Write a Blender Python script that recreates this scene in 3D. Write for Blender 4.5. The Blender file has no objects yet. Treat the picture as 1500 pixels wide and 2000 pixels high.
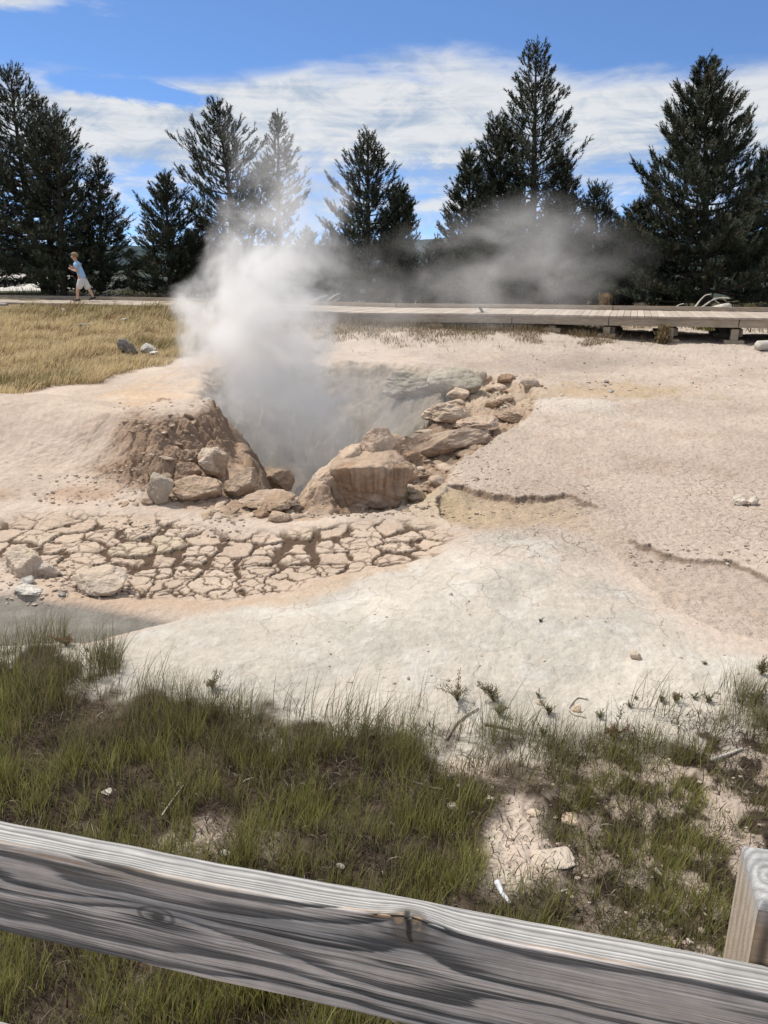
import bpy, bmesh, math, random
import numpy as np
from mathutils import Vector

sc = bpy.context.scene
COL = sc.collection
rad = math.radians

# ------------------------------------------------------------------ camera
EYE = 2.25
PITCH = math.atan(475 / 1500)
cam_d = bpy.data.cameras.new('camera')
cam = bpy.data.objects.new('camera', cam_d)
COL.objects.link(cam)
cam.location = (0, 0, EYE)
cam.rotation_euler = (math.pi / 2 - PITCH, 0, 0)
cam_d.sensor_fit = 'VERTICAL'
cam_d.sensor_height = 24.0
cam_d.sensor_width = 18.0
cam_d.lens = 18.0
cam_d.clip_start = 0.05
cam_d.clip_end = 20000
sc.camera = cam

# ------------------------------------------------------------------ sun, sky, exposure
SUN_EL, SUN_AZ = rad(60), rad(-64)          # azimuth from +Y (view direction), negative = left
sun_d = bpy.data.lights.new('sun', 'SUN')
sun_d.energy = 4.0
sun_d.angle = rad(0.55)
sun_d.color = (1.0, 0.945, 0.86)
sun = bpy.data.objects.new('sun', sun_d)
COL.objects.link(sun)
sdir = Vector((math.cos(SUN_EL) * math.sin(SUN_AZ), math.cos(SUN_EL) * math.cos(SUN_AZ), math.sin(SUN_EL)))
sun.rotation_euler = sdir.to_track_quat('Z', 'Y').to_euler()

sc.view_settings.view_transform = 'Standard'
sc.view_settings.look = 'None'
sc.view_settings.gamma = 1.0
sc.view_settings.exposure = 0.12
sc.cycles.use_denoising = True
sc.cycles.volume_bounces = 4
sc.cycles.max_bounces = 10
sc.cycles.transparent_max_bounces = 12
sc.cycles.volume_step_rate = 1.0
sc.cycles.sample_clamp_indirect = 8.0


class NT:
    """small helper that chains shader nodes"""
    def __init__(self, tree):
        self.t = tree
        self.n = tree.nodes
        self.n.clear()

    def node(self, kind, **kw):
        nd = self.n.new(kind)
        for k, v in kw.items():
            setattr(nd, k, v)
        return nd

    def link(self, a, b):
        self.t.links.new(a, b)

    def put(self, sock, v):
        if isinstance(v, bpy.types.NodeSocket):
            self.link(v, sock)
        else:
            if sock.type == 'RGBA' and len(v) == 3:
                v = (*v, 1)
            sock.default_value = v

    def math(self, op, a, b=0.0, c=0.0, clamp=False):
        nd = self.node('ShaderNodeMath', operation=op, use_clamp=clamp)
        self.put(nd.inputs[0], a)
        self.put(nd.inputs[1], b)
        self.put(nd.inputs[2], c)
        return nd.outputs[0]

    def vmath(self, op, a, b=(0, 0, 0), scale=None):
        nd = self.node('ShaderNodeVectorMath', operation=op)
        self.put(nd.inputs[0], a)
        self.put(nd.inputs[1], b)
        if scale is not None:
            self.put(nd.inputs[3], scale)
        return nd.outputs[1] if op in ('LENGTH', 'DOT_PRODUCT', 'DISTANCE') else nd.outputs[0]

    def sep(self, v):
        nd = self.node('ShaderNodeSeparateXYZ')
        self.put(nd.inputs[0], v)
        return nd.outputs

    def comb(self, x, y, z):
        nd = self.node('ShaderNodeCombineXYZ')
        for i, v in enumerate((x, y, z)):
            self.put(nd.inputs[i], v)
        return nd.outputs[0]

    def noise(self, vec, scale, detail=4, rough=0.55, lac=2.0, dist=0.0, out='Fac'):
        nd = self.node('ShaderNodeTexNoise')
        self.put(nd.inputs['Vector'], vec)
        self.put(nd.inputs['Scale'], scale)
        nd.inputs['Detail'].default_value = detail
        nd.inputs['Roughness'].default_value = rough
        nd.inputs['Lacunarity'].default_value = lac
        nd.inputs['Distortion'].default_value = dist
        return nd.outputs[out]

    def range(self, v, a, b, c=0.0, d=1.0, smooth=True):
        nd = self.node('ShaderNodeMapRange', interpolation_type='SMOOTHSTEP' if smooth else 'LINEAR', clamp=True)
        for i, q in enumerate((v, a, b, c, d)):
            self.put(nd.inputs[i], q)
        return nd.outputs[0]

    def mix(self, f, a, b, blend='MIX'):
        nd = self.node('ShaderNodeMix', data_type='RGBA', blend_type=blend)
        self.put(nd.inputs[0], f)
        self.put(nd.inputs[6], a)
        self.put(nd.inputs[7], b)
        return nd.outputs[2]

    def curve(self, v, pts):
        nd = self.node('ShaderNodeFloatCurve')
        cu = nd.mapping.curves[0]
        nd.mapping.use_clip = False
        for i, p in enumerate(pts):
            q = cu.points[i] if i < 2 else cu.points.new(*p)
            q.location = p
            q.handle_type = 'AUTO_CLAMPED'
        nd.mapping.update()
        self.put(nd.inputs['Value'], v)
        nd.inputs['Factor'].default_value = 1
        return nd.outputs[0]


def make_world():
    w = bpy.data.worlds.new('World')
    sc.world = w
    w.use_nodes = True
    t = NT(w.node_tree)
    co = t.node('ShaderNodeTexCoord').outputs['Generated']
    x, y, z = t.sep(t.vmath('NORMALIZE', co))
    az = t.math('MULTIPLY', t.math('ARCTAN2', x, y), 57.2958)
    el = t.math('MULTIPLY', t.math('ARCSINE', z), 57.2958)
    # sky: the sky texture, looked up a little higher so that the band above the trees is the deep mountain blue
    zz = t.math('ADD', t.math('MULTIPLY', t.math('MAXIMUM', z, 0.0), 2.3), 0.06)
    sky = t.node('ShaderNodeTexSky', sky_type='NISHITA', sun_disc=False)
    sky.sun_elevation = SUN_EL
    sky.sun_rotation = SUN_AZ
    sky.altitude = 2200
    sky.air_density = 1.0
    sky.dust_density = 0.3
    sky.ozone_density = 2.0
    t.put(sky.inputs['Vector'], t.comb(x, y, zz))
    skyc = t.mix(1.0, sky.outputs[0], (0.86, 1.03, 1.16), 'MULTIPLY')
    # clouds: flat high layer in degrees of azimuth / elevation, streaky
    uv = t.comb(t.math('MULTIPLY', az, 0.042), t.math('MULTIPLY', el, 0.16), 0.37)
    wob = t.noise(uv, 1.3, 3, 0.5, out='Color')
    uvw = t.vmath('ADD', uv, t.vmath('SCALE', t.vmath('SUBTRACT', wob, (0.5, 0.5, 0.5)), scale=0.55))
    n1 = t.noise(uvw, 2.2, 7, 0.6)
    puff = t.noise(t.comb(t.math('MULTIPLY', az, 0.15), t.math('MULTIPLY', el, 0.34), 1.9), 1.7, 8, 0.66, dist=0.7)
    streak = t.noise(t.comb(t.math('MULTIPLY', az, 0.028), t.math('MULTIPLY', el, 0.75), 4.1), 1.6, 5, 0.55)
    # top edge of the cloud bank by azimuth
    azn = t.math('DIVIDE', t.math('ADD', az, 40.0), 80.0)
    top = t.curve(azn, [(0, .58), (0.17, .565), (0.27, .57), (0.36, .60), (0.44, .625), (0.53, .66), (0.62, .645), (0.68, .585), (0.77, .60), (0.86, .64), (1, .66)])
    edge = t.math('SUBTRACT', t.math('MULTIPLY', top, 20.0), el)
    edge = t.math('ADD', edge, t.math('MULTIPLY', t.math('SUBTRACT', n1, 0.5), 4.5))
    bank = t.range(edge, -0.5, 1.6)
    # blue wedge on the left
    wx = t.math('DIVIDE', t.math('ADD', az, 17.2), 5.2)
    wy = t.math('DIVIDE', t.math('SUBTRACT', t.math('ADD', el, t.math('MULTIPLY', az, 0.06)), 9.75), 0.75)
    wd = t.math('SQRT', t.math('ADD', t.math('MULTIPLY', wx, wx), t.math('MULTIPLY', wy, wy)))
    wd = t.math('ADD', wd, t.math('MULTIPLY', t.math('SUBTRACT', puff, 0.5), 2.4))
    wedge = t.range(wd, 0.55, 1.15)
    # breaks: more blue low down
    cov = t.curve(t.math('DIVIDE', el, 20.0), [(-0.2, .44), (0.02, .44), (0.12, .46), (0.25, .51), (0.38, .62), (0.5, .76), (0.62, .84), (1, .9)])
    mixn = t.math('ADD', t.math('MULTIPLY', n1, 0.36), t.math('ADD', t.math('MULTIPLY', puff, 0.36), t.math('MULTIPLY', streak, 0.28)))
    dens = t.range(t.math('ADD', mixn, t.math('SUBTRACT', cov, 0.5)), 0.37, 0.64)
    m = t.math('MULTIPLY', t.math('MULTIPLY', bank, wedge), dens)
    # high wisps: upper left and upper right corners
    for ax, aw, ey, ew, amt in ((-23.5, 7.5, 15.2, 1.0, 1.0), (26.5, 7, 17.2, 1.3, 0.8)):
        qx = t.math('DIVIDE', t.math('SUBTRACT', az, ax), aw)
        qy = t.math('DIVIDE', t.math('SUBTRACT', el, ey), ew)
        q = t.math('ADD', t.math('MULTIPLY', qx, qx), t.math('MULTIPLY', qy, qy))
        q = t.math('ADD', q, t.math('MULTIPLY', t.math('SUBTRACT', n1, 0.5), 3.2))
        m = t.math('MAXIMUM', m, t.range(q, 1.0, 0.1, 0.0, amt))
    high = t.range(el, 19, 27, 0, 1)  # unseen cloud cover above the view, added to whiten the ambient light
    fill_cloud = t.math('MULTIPLY', high, t.range(t.noise(co, 3.0, 5, 0.6), 0.36, 0.56, 0.55, 0.98))
    m = t.math('MAXIMUM', m, fill_cloud)
    shade = t.range(t.math('ADD', t.math('MULTIPLY', puff, 0.6), t.math('ADD', t.math('MULTIPLY', streak, 0.4), t.math('MULTIPLY', el, 0.006))), 0.43, 0.64)
    cc = t.mix(shade, (0.50, 0.61, 0.77), (0.94, 0.955, 0.97))
    b1 = t.node('ShaderNodeBackground')
    t.put(b1.inputs[0], skyc)
    b1.inputs[1].default_value = 0.175
    b2 = t.node('ShaderNodeBackground')
    t.put(b2.inputs[0], cc)
    b2.inputs[1].default_value = 0.78
    ms = t.node('ShaderNodeMixShader')
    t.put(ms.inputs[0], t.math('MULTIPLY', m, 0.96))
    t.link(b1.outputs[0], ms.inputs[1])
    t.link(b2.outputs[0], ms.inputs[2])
    out = t.node('ShaderNodeOutputWorld')
    t.link(ms.outputs[0], out.inputs[0])


make_world()

# ------------------------------------------------------------------ numpy helpers
def sstep(a, b, x):
    t = np.clip((x - a) / (b - a), 0, 1)
    return t * t * (3 - 2 * t)


def _h(ix, iy, iz, seed):
    h = (ix.astype(np.int64) * 374761393 + iy.astype(np.int64) * 668265263 + iz.astype(np.int64) * 2147483647 + seed * 974711) & 0xFFFFFFFF
    h = ((h ^ (h >> 13)) * 1274126177) & 0xFFFFFFFF
    h = ((h ^ (h >> 16)) * 2246822519) & 0xFFFFFFFF
    return (h ^ (h >> 15)) & 0xFFFFFFFF


def h01(ix, iy, iz=None, seed=0):
    if iz is None:
        iz = np.zeros_like(ix)
    return _h(ix, iy, iz, seed) / 4294967295.0


def noise2(x, y, seed=0):
    xi, yi = np.floor(x), np.floor(y)
    fx, fy = x - xi, y - yi
    xi, yi = xi.astype(np.int64), yi.astype(np.int64)
    ux, uy = fx * fx * fx * (fx * (fx * 6 - 15) + 10), fy * fy * fy * (fy * (fy * 6 - 15) + 10)

    def g(a, b):
        an = h01(xi + a, yi + b, None, seed) * 2 * np.pi
        return np.cos(an) * (fx - a) + np.sin(an) * (fy - b)
    n0 = g(0, 0) * (1 - ux) + g(1, 0) * ux
    n1 = g(0, 1) * (1 - ux) + g(1, 1) * ux
    return (n0 * (1 - uy) + n1 * uy) * 1.5


def fbm2(x, y, octaves=4, seed=0, gain=0.5):
    s, a, f = 0, 1.0, 1.0
    for o in range(octaves):
        s = s + a * noise2(x * f + 17.3 * o, y * f - 9.1 * o, seed + o)
        a *= gain
        f *= 2.03
    return s


def noise3(p, seed=0):
    pi = np.floor(p)
    f = p - pi
    pi = pi.astype(np.int64)
    u = f * f * (3 - 2 * f)
    r = 0
    for a in (0, 1):
        for b in (0, 1):
            for c in (0, 1):
                w = (u[:, 0] if a else 1 - u[:, 0]) * (u[:, 1] if b else 1 - u[:, 1]) * (u[:, 2] if c else 1 - u[:, 2])
                r = r + w * h01(pi[:, 0] + a, pi[:, 1] + b, pi[:, 2] + c, seed)
    return r * 2 - 1


def fbm3(p, octaves=4, seed=0, gain=0.5):
    s, a, f = 0, 1.0, 1.0
    for o in range(octaves):
        s = s + a * noise3(p * f + 13.7 * o, seed + o)
        a *= gain
        f *= 2.03
    return s


def base_z(x, y):
    x, y = np.asarray(x, float), np.asarray(y, float)
    z = 0.034 * np.clip(y, -20, 30) + 0.33 * sstep(12, 22, y) * sstep(2, -6, x)
    r = np.hypot(x, y)
    return z - 3.0 * sstep(36, 90, r)


CP, SP = math.cos(PITCH), math.sin(PITCH)


def G(px, py, dz=0.0):
    """point of the sloping ground seen at a photo pixel"""
    u, v = (px - 750) / 1500, (py - 1000) / 1500
    d = (u, CP - v * SP, -SP - v * CP)
    t = 5.0
    for _ in range(80):
        if d[2] >= -0.004:
            t = 60
            break
        z = float(base_z(d[0] * t, d[1] * t)) + dz
        t = 0.5 * t + 0.5 * (z - EYE) / d[2]
    return (d[0] * t, d[1] * t)


def D(px, py, dist):
    """point at ground distance dist along the ray of a photo pixel"""
    u, v = (px - 750) / 1500, (py - 1000) / 1500
    d = (u, CP - v * SP, -SP - v * CP)
    t = dist / d[1]
    return (d[0] * t, dist, EYE + d[2] * t)


def poly(pts, dz=0.0):
    return np.array([G(px, py, dz) for px, py in pts])


def seg_dist(x, y, P, closed=True):
    P = np.asarray(P)
    n = len(P)
    best = np.full(x.shape, 1e9)
    for i in range(n if closed else n - 1):
        a, b = P[i], P[(i + 1) % n]
        ab = b - a
        L = max((ab ** 2).sum(), 1e-12)
        t = np.clip(((x - a[0]) * ab[0] + (y - a[1]) * ab[1]) / L, 0, 1)
        d = np.hypot(x - a[0] - t * ab[0], y - a[1] - t * ab[1])
        best = np.minimum(best, d)
    return best


def inside(x, y, P):
    r = np.zeros(x.shape, bool)
    n = len(P)
    for i in range(n):
        (x1, y1), (x2, y2) = P[i], P[(i + 1) % n]
        if y1 == y2:
            continue
        c = ((y1 > y) != (y2 > y)) & (x < (x2 - x1) * (y - y1) / (y2 - y1) + x1)
        r ^= c
    return r


def sdist(x, y, P):
    """signed distance, positive inside"""
    d = seg_dist(x, y, P)
    return np.where(inside(x, y, P), d, -d)


def build_mesh(name, V, quads=None, tris=None, smooth=True, col=None, attrs=None):
    me = bpy.data.meshes.new(name)
    V = np.ascontiguousarray(V, dtype=np.float32)
    nq = 0 if quads is None else len(quads)
    nt = 0 if tris is None else len(tris)
    me.vertices.add(len(V))
    me.vertices.foreach_set('co', V.ravel())
    loops = []
    if nq:
        loops.append(np.asarray(quads, np.int32).ravel())
    if nt:
        loops.append(np.asarray(tris, np.int32).ravel())
    L = np.concatenate(loops)
    me.loops.add(len(L))
    me.loops.foreach_set('vertex_index', L)
    me.polygons.add(nq + nt)
    st = np.concatenate([np.arange(nq, dtype=np.int32) * 4, nq * 4 + np.arange(nt, dtype=np.int32) * 3])
    me.polygons.foreach_set('loop_start', st)
    me.polygons.foreach_set('use_smooth', np.full(nq + nt, smooth))
    if col is not None:
        a = me.attributes.new('tint', 'FLOAT_COLOR', 'POINT')
        c = np.ones((len(V), 4), np.float32)
        c[:, :3] = col
        a.data.foreach_set('color', c.ravel())
    for k, v in (attrs or {}).items():
        a = me.attributes.new(k, 'FLOAT', 'POINT')
        a.data.foreach_set('value', np.ascontiguousarray(v, np.float32))
    me.update(calc_edges=True)
    me.validate()
    return me


def link(name, me, mat=None, parent=None, loc=None):
    o = bpy.data.objects.new(name, me)
    COL.objects.link(o)
    if mat is not None and me is not None:
        if len(me.materials) == 0:
            me.materials.append(mat)
    if parent is not None:
        o.parent = parent
    if loc is not None:
        o.location = loc
    return o


def thing(name, label, cat, loc=(0, 0, 0), group=None):
    o = bpy.data.objects.new(name, None)
    COL.objects.link(o)
    o.location = loc
    return tag(o, label, cat, group)


def tag(o, label=None, cat=None, group=None, kind=None):
    if label:
        o['label'] = label
    if cat:
        o['category'] = cat
    if group:
        o['group'] = group
    if kind:
        o['kind'] = kind
    return o


class MB:
    """collects numpy pieces for one mesh"""
    def __init__(self):
        self.V, self.Q, self.T, self.C, self.n = [], [], [], [], 0

    def add(self, V, quads=None, tris=None, col=None):
        V = np.asarray(V, float)
        if quads is not None and len(quads):
            self.Q.append(np.asarray(quads) + self.n)
        if tris is not None and len(tris):
            self.T.append(np.asarray(tris) + self.n)
        self.V.append(V)
        if col is not None:
            self.C.append(np.broadcast_to(np.asarray(col, float), (len(V), 3)))
        self.n += len(V)

    def box(self, c, size, rot=0.0, col=None, tilt=None):
        sx, sy, sz = [q / 2 for q in size]
        P = np.array([(x, y, z) for x in (-sx, sx) for y in (-sy, sy) for z in (-sz, sz)])
        if tilt:
            a = tilt
            P = np.c_[P[:, 0] * math.cos(a) + P[:, 2] * math.sin(a), P[:, 1], -P[:, 0] * math.sin(a) + P[:, 2] * math.cos(a)]
        cr, sr = math.cos(rot), math.sin(rot)
        P = np.c_[P[:, 0] * cr - P[:, 1] * sr, P[:, 0] * sr + P[:, 1] * cr, P[:, 2]] + np.array(c)
        self.add(P, [(0, 1, 3, 2), (4, 6, 7, 5), (0, 4, 5, 1), (2, 3, 7, 6), (0, 2, 6, 4), (1, 5, 7, 3)], col=col)

    def tube(self, pts, radii, n=6, col=None, cap=True):
        pts = np.asarray(pts, float)
        m = len(pts)
        tan = np.gradient(pts, axis=0)
        tan /= np.linalg.norm(tan, axis=1)[:, None] + 1e-12
        ref = np.array([0.13, 0.2, 1.0]) if abs(tan[:, 2]).mean() < 0.8 else np.array([1.0, 0.1, 0])
        a = np.cross(tan, ref)
        a /= np.linalg.norm(a, axis=1)[:, None] + 1e-12
        b = np.cross(tan, a)
        th = np.linspace(0, 2 * np.pi, n, endpoint=False)
        r = np.broadcast_to(np.asarray(radii, float), (m,))
        V = pts[:, None, :] + r[:, None, None] * (a[:, None, :] * np.cos(th)[None, :, None] + b[:, None, :] * np.sin(th)[None, :, None])
        V = V.reshape(-1, 3)
        i = np.arange(m - 1)[:, None] * n
        j = np.arange(n)[None, :]
        k = (np.arange(n) + 1) % n
        Q = np.stack([i + j, i + k[None, :], i + n + k[None, :], i + n + j], -1).reshape(-1, 4)
        T = None
        if cap:
            V = np.vstack([V, pts[0], pts[-1]])
            c0, c1 = m * n, m * n + 1
            T = [(c0, (q + 1) % n, q) for q in range(n)] + [(c1, (m - 1) * n + q, (m - 1) * n + (q + 1) % n) for q in range(n)]
        self.add(V, Q, T, col)

    def build(self, name, mat=None, parent=None, smooth=True):
        me = build_mesh(name, np.vstack(self.V), np.vstack(self.Q) if self.Q else None, np.vstack(self.T) if self.T else None, smooth, np.vstack(self.C) if self.C else None)
        return link(name, me, mat, parent)


# ------------------------------------------------------------------ materials
def new_mat(name):
    m = bpy.data.materials.new(name)
    m.use_nodes = True
    t = NT(m.node_tree)
    out = t.node('ShaderNodeOutputMaterial')
    b = t.node('ShaderNodeBsdfPrincipled')
    t.link(b.outputs[0], out.inputs[0])
    b.inputs['Specular IOR Level'].default_value = 0.2
    b.inputs['Roughness'].default_value = 0.9
    return m, t, b, out


def tint_attr(t):
    nd = t.node('ShaderNodeAttribute', attribute_name='tint')
    return nd.outputs['Color']


def float_attr(t, name):
    return t.node('ShaderNodeAttribute', attribute_name=name).outputs['Fac']


def simple_mat(name, col, rough=0.9, var=0.25, scale=8, spec=0.2, bump=0.0, bscale=40, coord='Object', stretch=(1, 1, 1), attr=False):
    m, t, b, out = new_mat(name)
    co = t.node('ShaderNodeTexCoord').outputs[coord]
    v = t.vmath('MULTIPLY', co, stretch)
    n = t.noise(v, scale, 5, 0.6)
    c0 = tint_attr(t) if attr else (*col, 1)
    k = t.range(n, 0.25, 0.75, 1 - var, 1 + var, smooth=False)
    c = t.vmath('SCALE', c0, scale=k) if attr else t.vmath('SCALE', tuple(col), scale=k)
    t.put(b.inputs['Base Color'], c)
    b.inputs['Roughness'].default_value = rough
    b.inputs['Specular IOR Level'].default_value = spec
    if bump:
        nb = t.noise(v, bscale, 6, 0.65)
        bn = t.node('ShaderNodeBump')
        bn.inputs['Strength'].default_value = 1.0
        bn.inputs['Distance'].default_value = bump
        t.put(bn.inputs['Height'], nb)
        t.link(bn.outputs[0], b.inputs['Normal'])
    return m


def ground_mat():
    m, t, b, out = new_mat('ground_sinter')
    pos = t.node('ShaderNodeNewGeometry').outputs['Position']
    tint = tint_attr(t)
    rough = float_attr(t, 'rough')
    net = float_attr(t, 'net')
    n0 = t.noise(pos, 1.1, 5, 0.6)
    n1 = t.noise(pos, 14, 5, 0.65)
    n2 = t.noise(pos, 70, 4, 0.7)
    k = t.math('ADD', t.range(n0, 0.3, 0.7, 0.88, 1.12, False), t.range(n1, 0.25, 0.75, -0.14, 0.14, False))
    k = t.math('ADD', k, t.math('MULTIPLY', t.math('SUBTRACT', n2, 0.5), t.math('ADD', 0.42, t.math('MULTIPLY', rough, 0.55))))
    c = t.vmath('SCALE', tint, scale=k)
    # hairline crack network of the sinter crust
    wob = t.noise(pos, 5.0, 4, 0.6, out='Color')
    wp = t.vmath('ADD', pos, t.vmath('SCALE', t.vmath('SUBTRACT', wob, (0.5, 0.5, 0.5)), scale=0.22))
    vor = t.node('ShaderNodeTexVoronoi', feature='DISTANCE_TO_EDGE', voronoi_dimensions='2D')
    t.put(vor.inputs['Vector'], wp)
    vor.inputs['Scale'].default_value = 4.2
    gate = t.range(t.noise(pos, 2.3, 3, 0.5), 0.40, 0.58)
    hair = t.math('MULTIPLY', t.range(vor.outputs['Distance'], 0.004, 0.030, 1.0, 0.0), t.math('MULTIPLY', net, gate))
    c = t.mix(t.math('MULTIPLY', hair, 0.55), c, (0.26, 0.19, 0.14))
    # dark specks of plant litter
    sp = t.range(t.noise(pos, 42, 2, 0.5), 0.70, 0.76)
    sp = t.math('MULTIPLY', sp, t.range(t.noise(pos, 1.7, 3, 0.5), 0.45, 0.65))
    c = t.mix(t.math('MULTIPLY', sp, t.math('MULTIPLY', float_attr(t, 'speck'), 0.8)), c, (0.10, 0.085, 0.07))
    t.put(b.inputs['Base Color'], c)
    b.inputs['Roughness'].default_value = 0.95
    b.inputs['Specular IOR Level'].default_value = 0.12
    h = t.math('ADD', t.math('MULTIPLY', n2, 0.5), t.math('MULTIPLY', t.noise(pos, 30, 5, 0.7), 1.0))
    h = t.math('SUBTRACT', h, t.math('MULTIPLY', hair, 0.8))
    bn = t.node('ShaderNodeBump')
    bn.inputs['Strength'].default_value = 1.0
    t.put(bn.inputs['Distance'], t.math('ADD', 0.004, t.math('MULTIPLY', rough, 0.022)))
    t.put(bn.inputs['Height'], h)
    t.link(bn.outputs[0], b.inputs['Normal'])
    return m


# ------------------------------------------------------------------ ground zones (outlines traced on the ground plane)
MOUND = poly([(-700, 800), (-150, 800), (0, 800), (150, 765), (330, 725), (390, 760), (420, 800), (470, 860), (478, 915), (440, 985), (290, 992), (120, 975), (0, 985), (-200, 990), (-700, 1000)])
PIT = poly([(470, 960), (520, 985), (590, 995), (660, 975), (720, 925), (790, 870), (850, 825), (895, 780), (905, 745), (870, 722), (760, 712), (620, 708), (490, 705), (395, 728), (375, 770), (430, 830), (468, 890)])
RUBBLE = poly([(640, 1005), (740, 1002), (830, 985), (882, 940), (890, 905), (960, 862), (1035, 815), (1060, 765), (1000, 742), (900, 735), (840, 740), (800, 800), (640, 960)])
CH_UP = poly([(845, 985), (885, 945), (905, 943), (930, 957), (960, 962), (1010, 973), (1060, 970), (1100, 966), (1135, 978), (1157, 992), (1195, 1030), (1237, 1056), (1290, 1075), (1335, 1090), (1440, 1097), (1500, 1126), (1600, 1170)])
CH_LO = poly([(1600, 1270), (1420, 1235), (1310, 1190), (1235, 1115), (1175, 1055), (1080, 1027), (940, 1042), (880, 1030)])
CHANNEL = np.vstack([CH_UP, CH_LO])
WHITE = poly([(-500, 1290), (0, 1258), (160, 1252), (250, 1228), (330, 1210), (480, 1180), (640, 1140), (820, 1085), (940, 1042), (1080, 1027), (1175, 1055), (1235, 1115), (1310, 1190), (1420, 1235), (1900, 1330), (1900, 1500), (-500, 1500)])
BASIN = poly([(-250, 1010), (0, 1008), (120, 992), (300, 1000), (400, 1022), (480, 1030), (560, 1022), (690, 1008), (800, 1002), (850, 1010), (905, 1038), (870, 1078), (760, 1105), (640, 1140), (540, 1164), (380, 1172), (250, 1165), (150, 1150), (40, 1110), (-60, 1085), (-250, 1075)])
PUDDLE = poly([(-300, 1160), (0, 1152), (80, 1160), (180, 1178), (290, 1196), (345, 1207), (250, 1228), (165, 1250), (60, 1256), (-300, 1262)])
MEADOW = poly([(-900, 830), (-300, 815), (0, 778), (140, 752), (330, 708), (395, 690), (430, 650), (450, 600), (470, 590), (-100, 588), (-900, 590)])
STRIP = poly([(430, 640), (620, 672), (760, 668), (900, 655), (1060, 648), (1190, 655), (1290, 648), (1290, 628), (1100, 610), (430, 606)])
GRASS = poly([(-600, 1280), (0, 1290), (90, 1272), (165, 1300), (185, 1375), (230, 1392), (300, 1372), (400, 1395), (500, 1412), (640, 1415), (780, 1420), (850, 1440), (880, 1475), (920, 1470), (980, 1430), (1050, 1450), (1130, 1440), (1250, 1420), (1300, 1400), (1400, 1380), (1500, 1370), (1900, 1370), (2300, 2600), (-1200, 2600)])
BARE = poly([(960, 1545), (1030, 1535), (1115, 1555), (1140, 1610), (1135, 1680), (1105, 1720), (1040, 1735), (970, 1735), (945, 1700), (960, 1640), (965, 1590)])
BARE2 = poly([(340, 1610), (440, 1590), (500, 1630), (520, 1700), (420, 1690), (350, 1650)])


DZ = 1.25
FRONT = [D(px, py, d)[:2] for px, py, d in ((-420, 584, 27.6), (0, 590, 25.1), (150, 593, 24.0), (400, 600, 21.8), (700, 610.5, 19.0), (1000, 613, 18.45), (1190, 616.5, 17.7), (1445, 620.5, 17.0), (1800, 628, 15.9))]



def voronoi_edge(x, y, seed, jitter=0.85):
    """distance to the nearest cell border and a random number per cell"""
    xi, yi = np.floor(x).astype(np.int64), np.floor(y).astype(np.int64)
    d1 = np.full(x.shape, 1e9)
    bx = np.zeros_like(x)
    by = np.zeros_like(x)
    cid = np.zeros_like(x)
    for a in (-1, 0, 1):
        for b in (-1, 0, 1):
            cx = xi + a + 0.5 + jitter * (h01(xi + a, yi + b, None, seed) - 0.5)
            cy = yi + b + 0.5 + jitter * (h01(xi + a, yi + b, None, seed + 91) - 0.5)
            d = (x - cx) ** 2 + (y - cy) ** 2
            w = d < d1
            d1 = np.where(w, d, d1)
            bx = np.where(w, cx, bx)
            by = np.where(w, cy, by)
            cid = np.where(w, h01(xi + a, yi + b, None, seed + 7), cid)
    e = np.full(x.shape, 1e9)
    for a in (-2, -1, 0, 1, 2):
        for b in (-2, -1, 0, 1, 2):
            cx = xi + a + 0.5 + jitter * (h01(xi + a, yi + b, None, seed) - 0.5)
            cy = yi + b + 0.5 + jitter * (h01(xi + a, yi + b, None, seed + 91) - 0.5)
            dx, dy = cx - bx, cy - by
            L = np.hypot(dx, dy)
            ok = L > 1e-6
            q = ((cx + bx) / 2 - x) * dx + ((cy + by) / 2 - y) * dy
            e = np.where(ok, np.minimum(e, q / np.where(ok, L, 1)), e)
    return e, cid, x - bx, y - by


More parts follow.
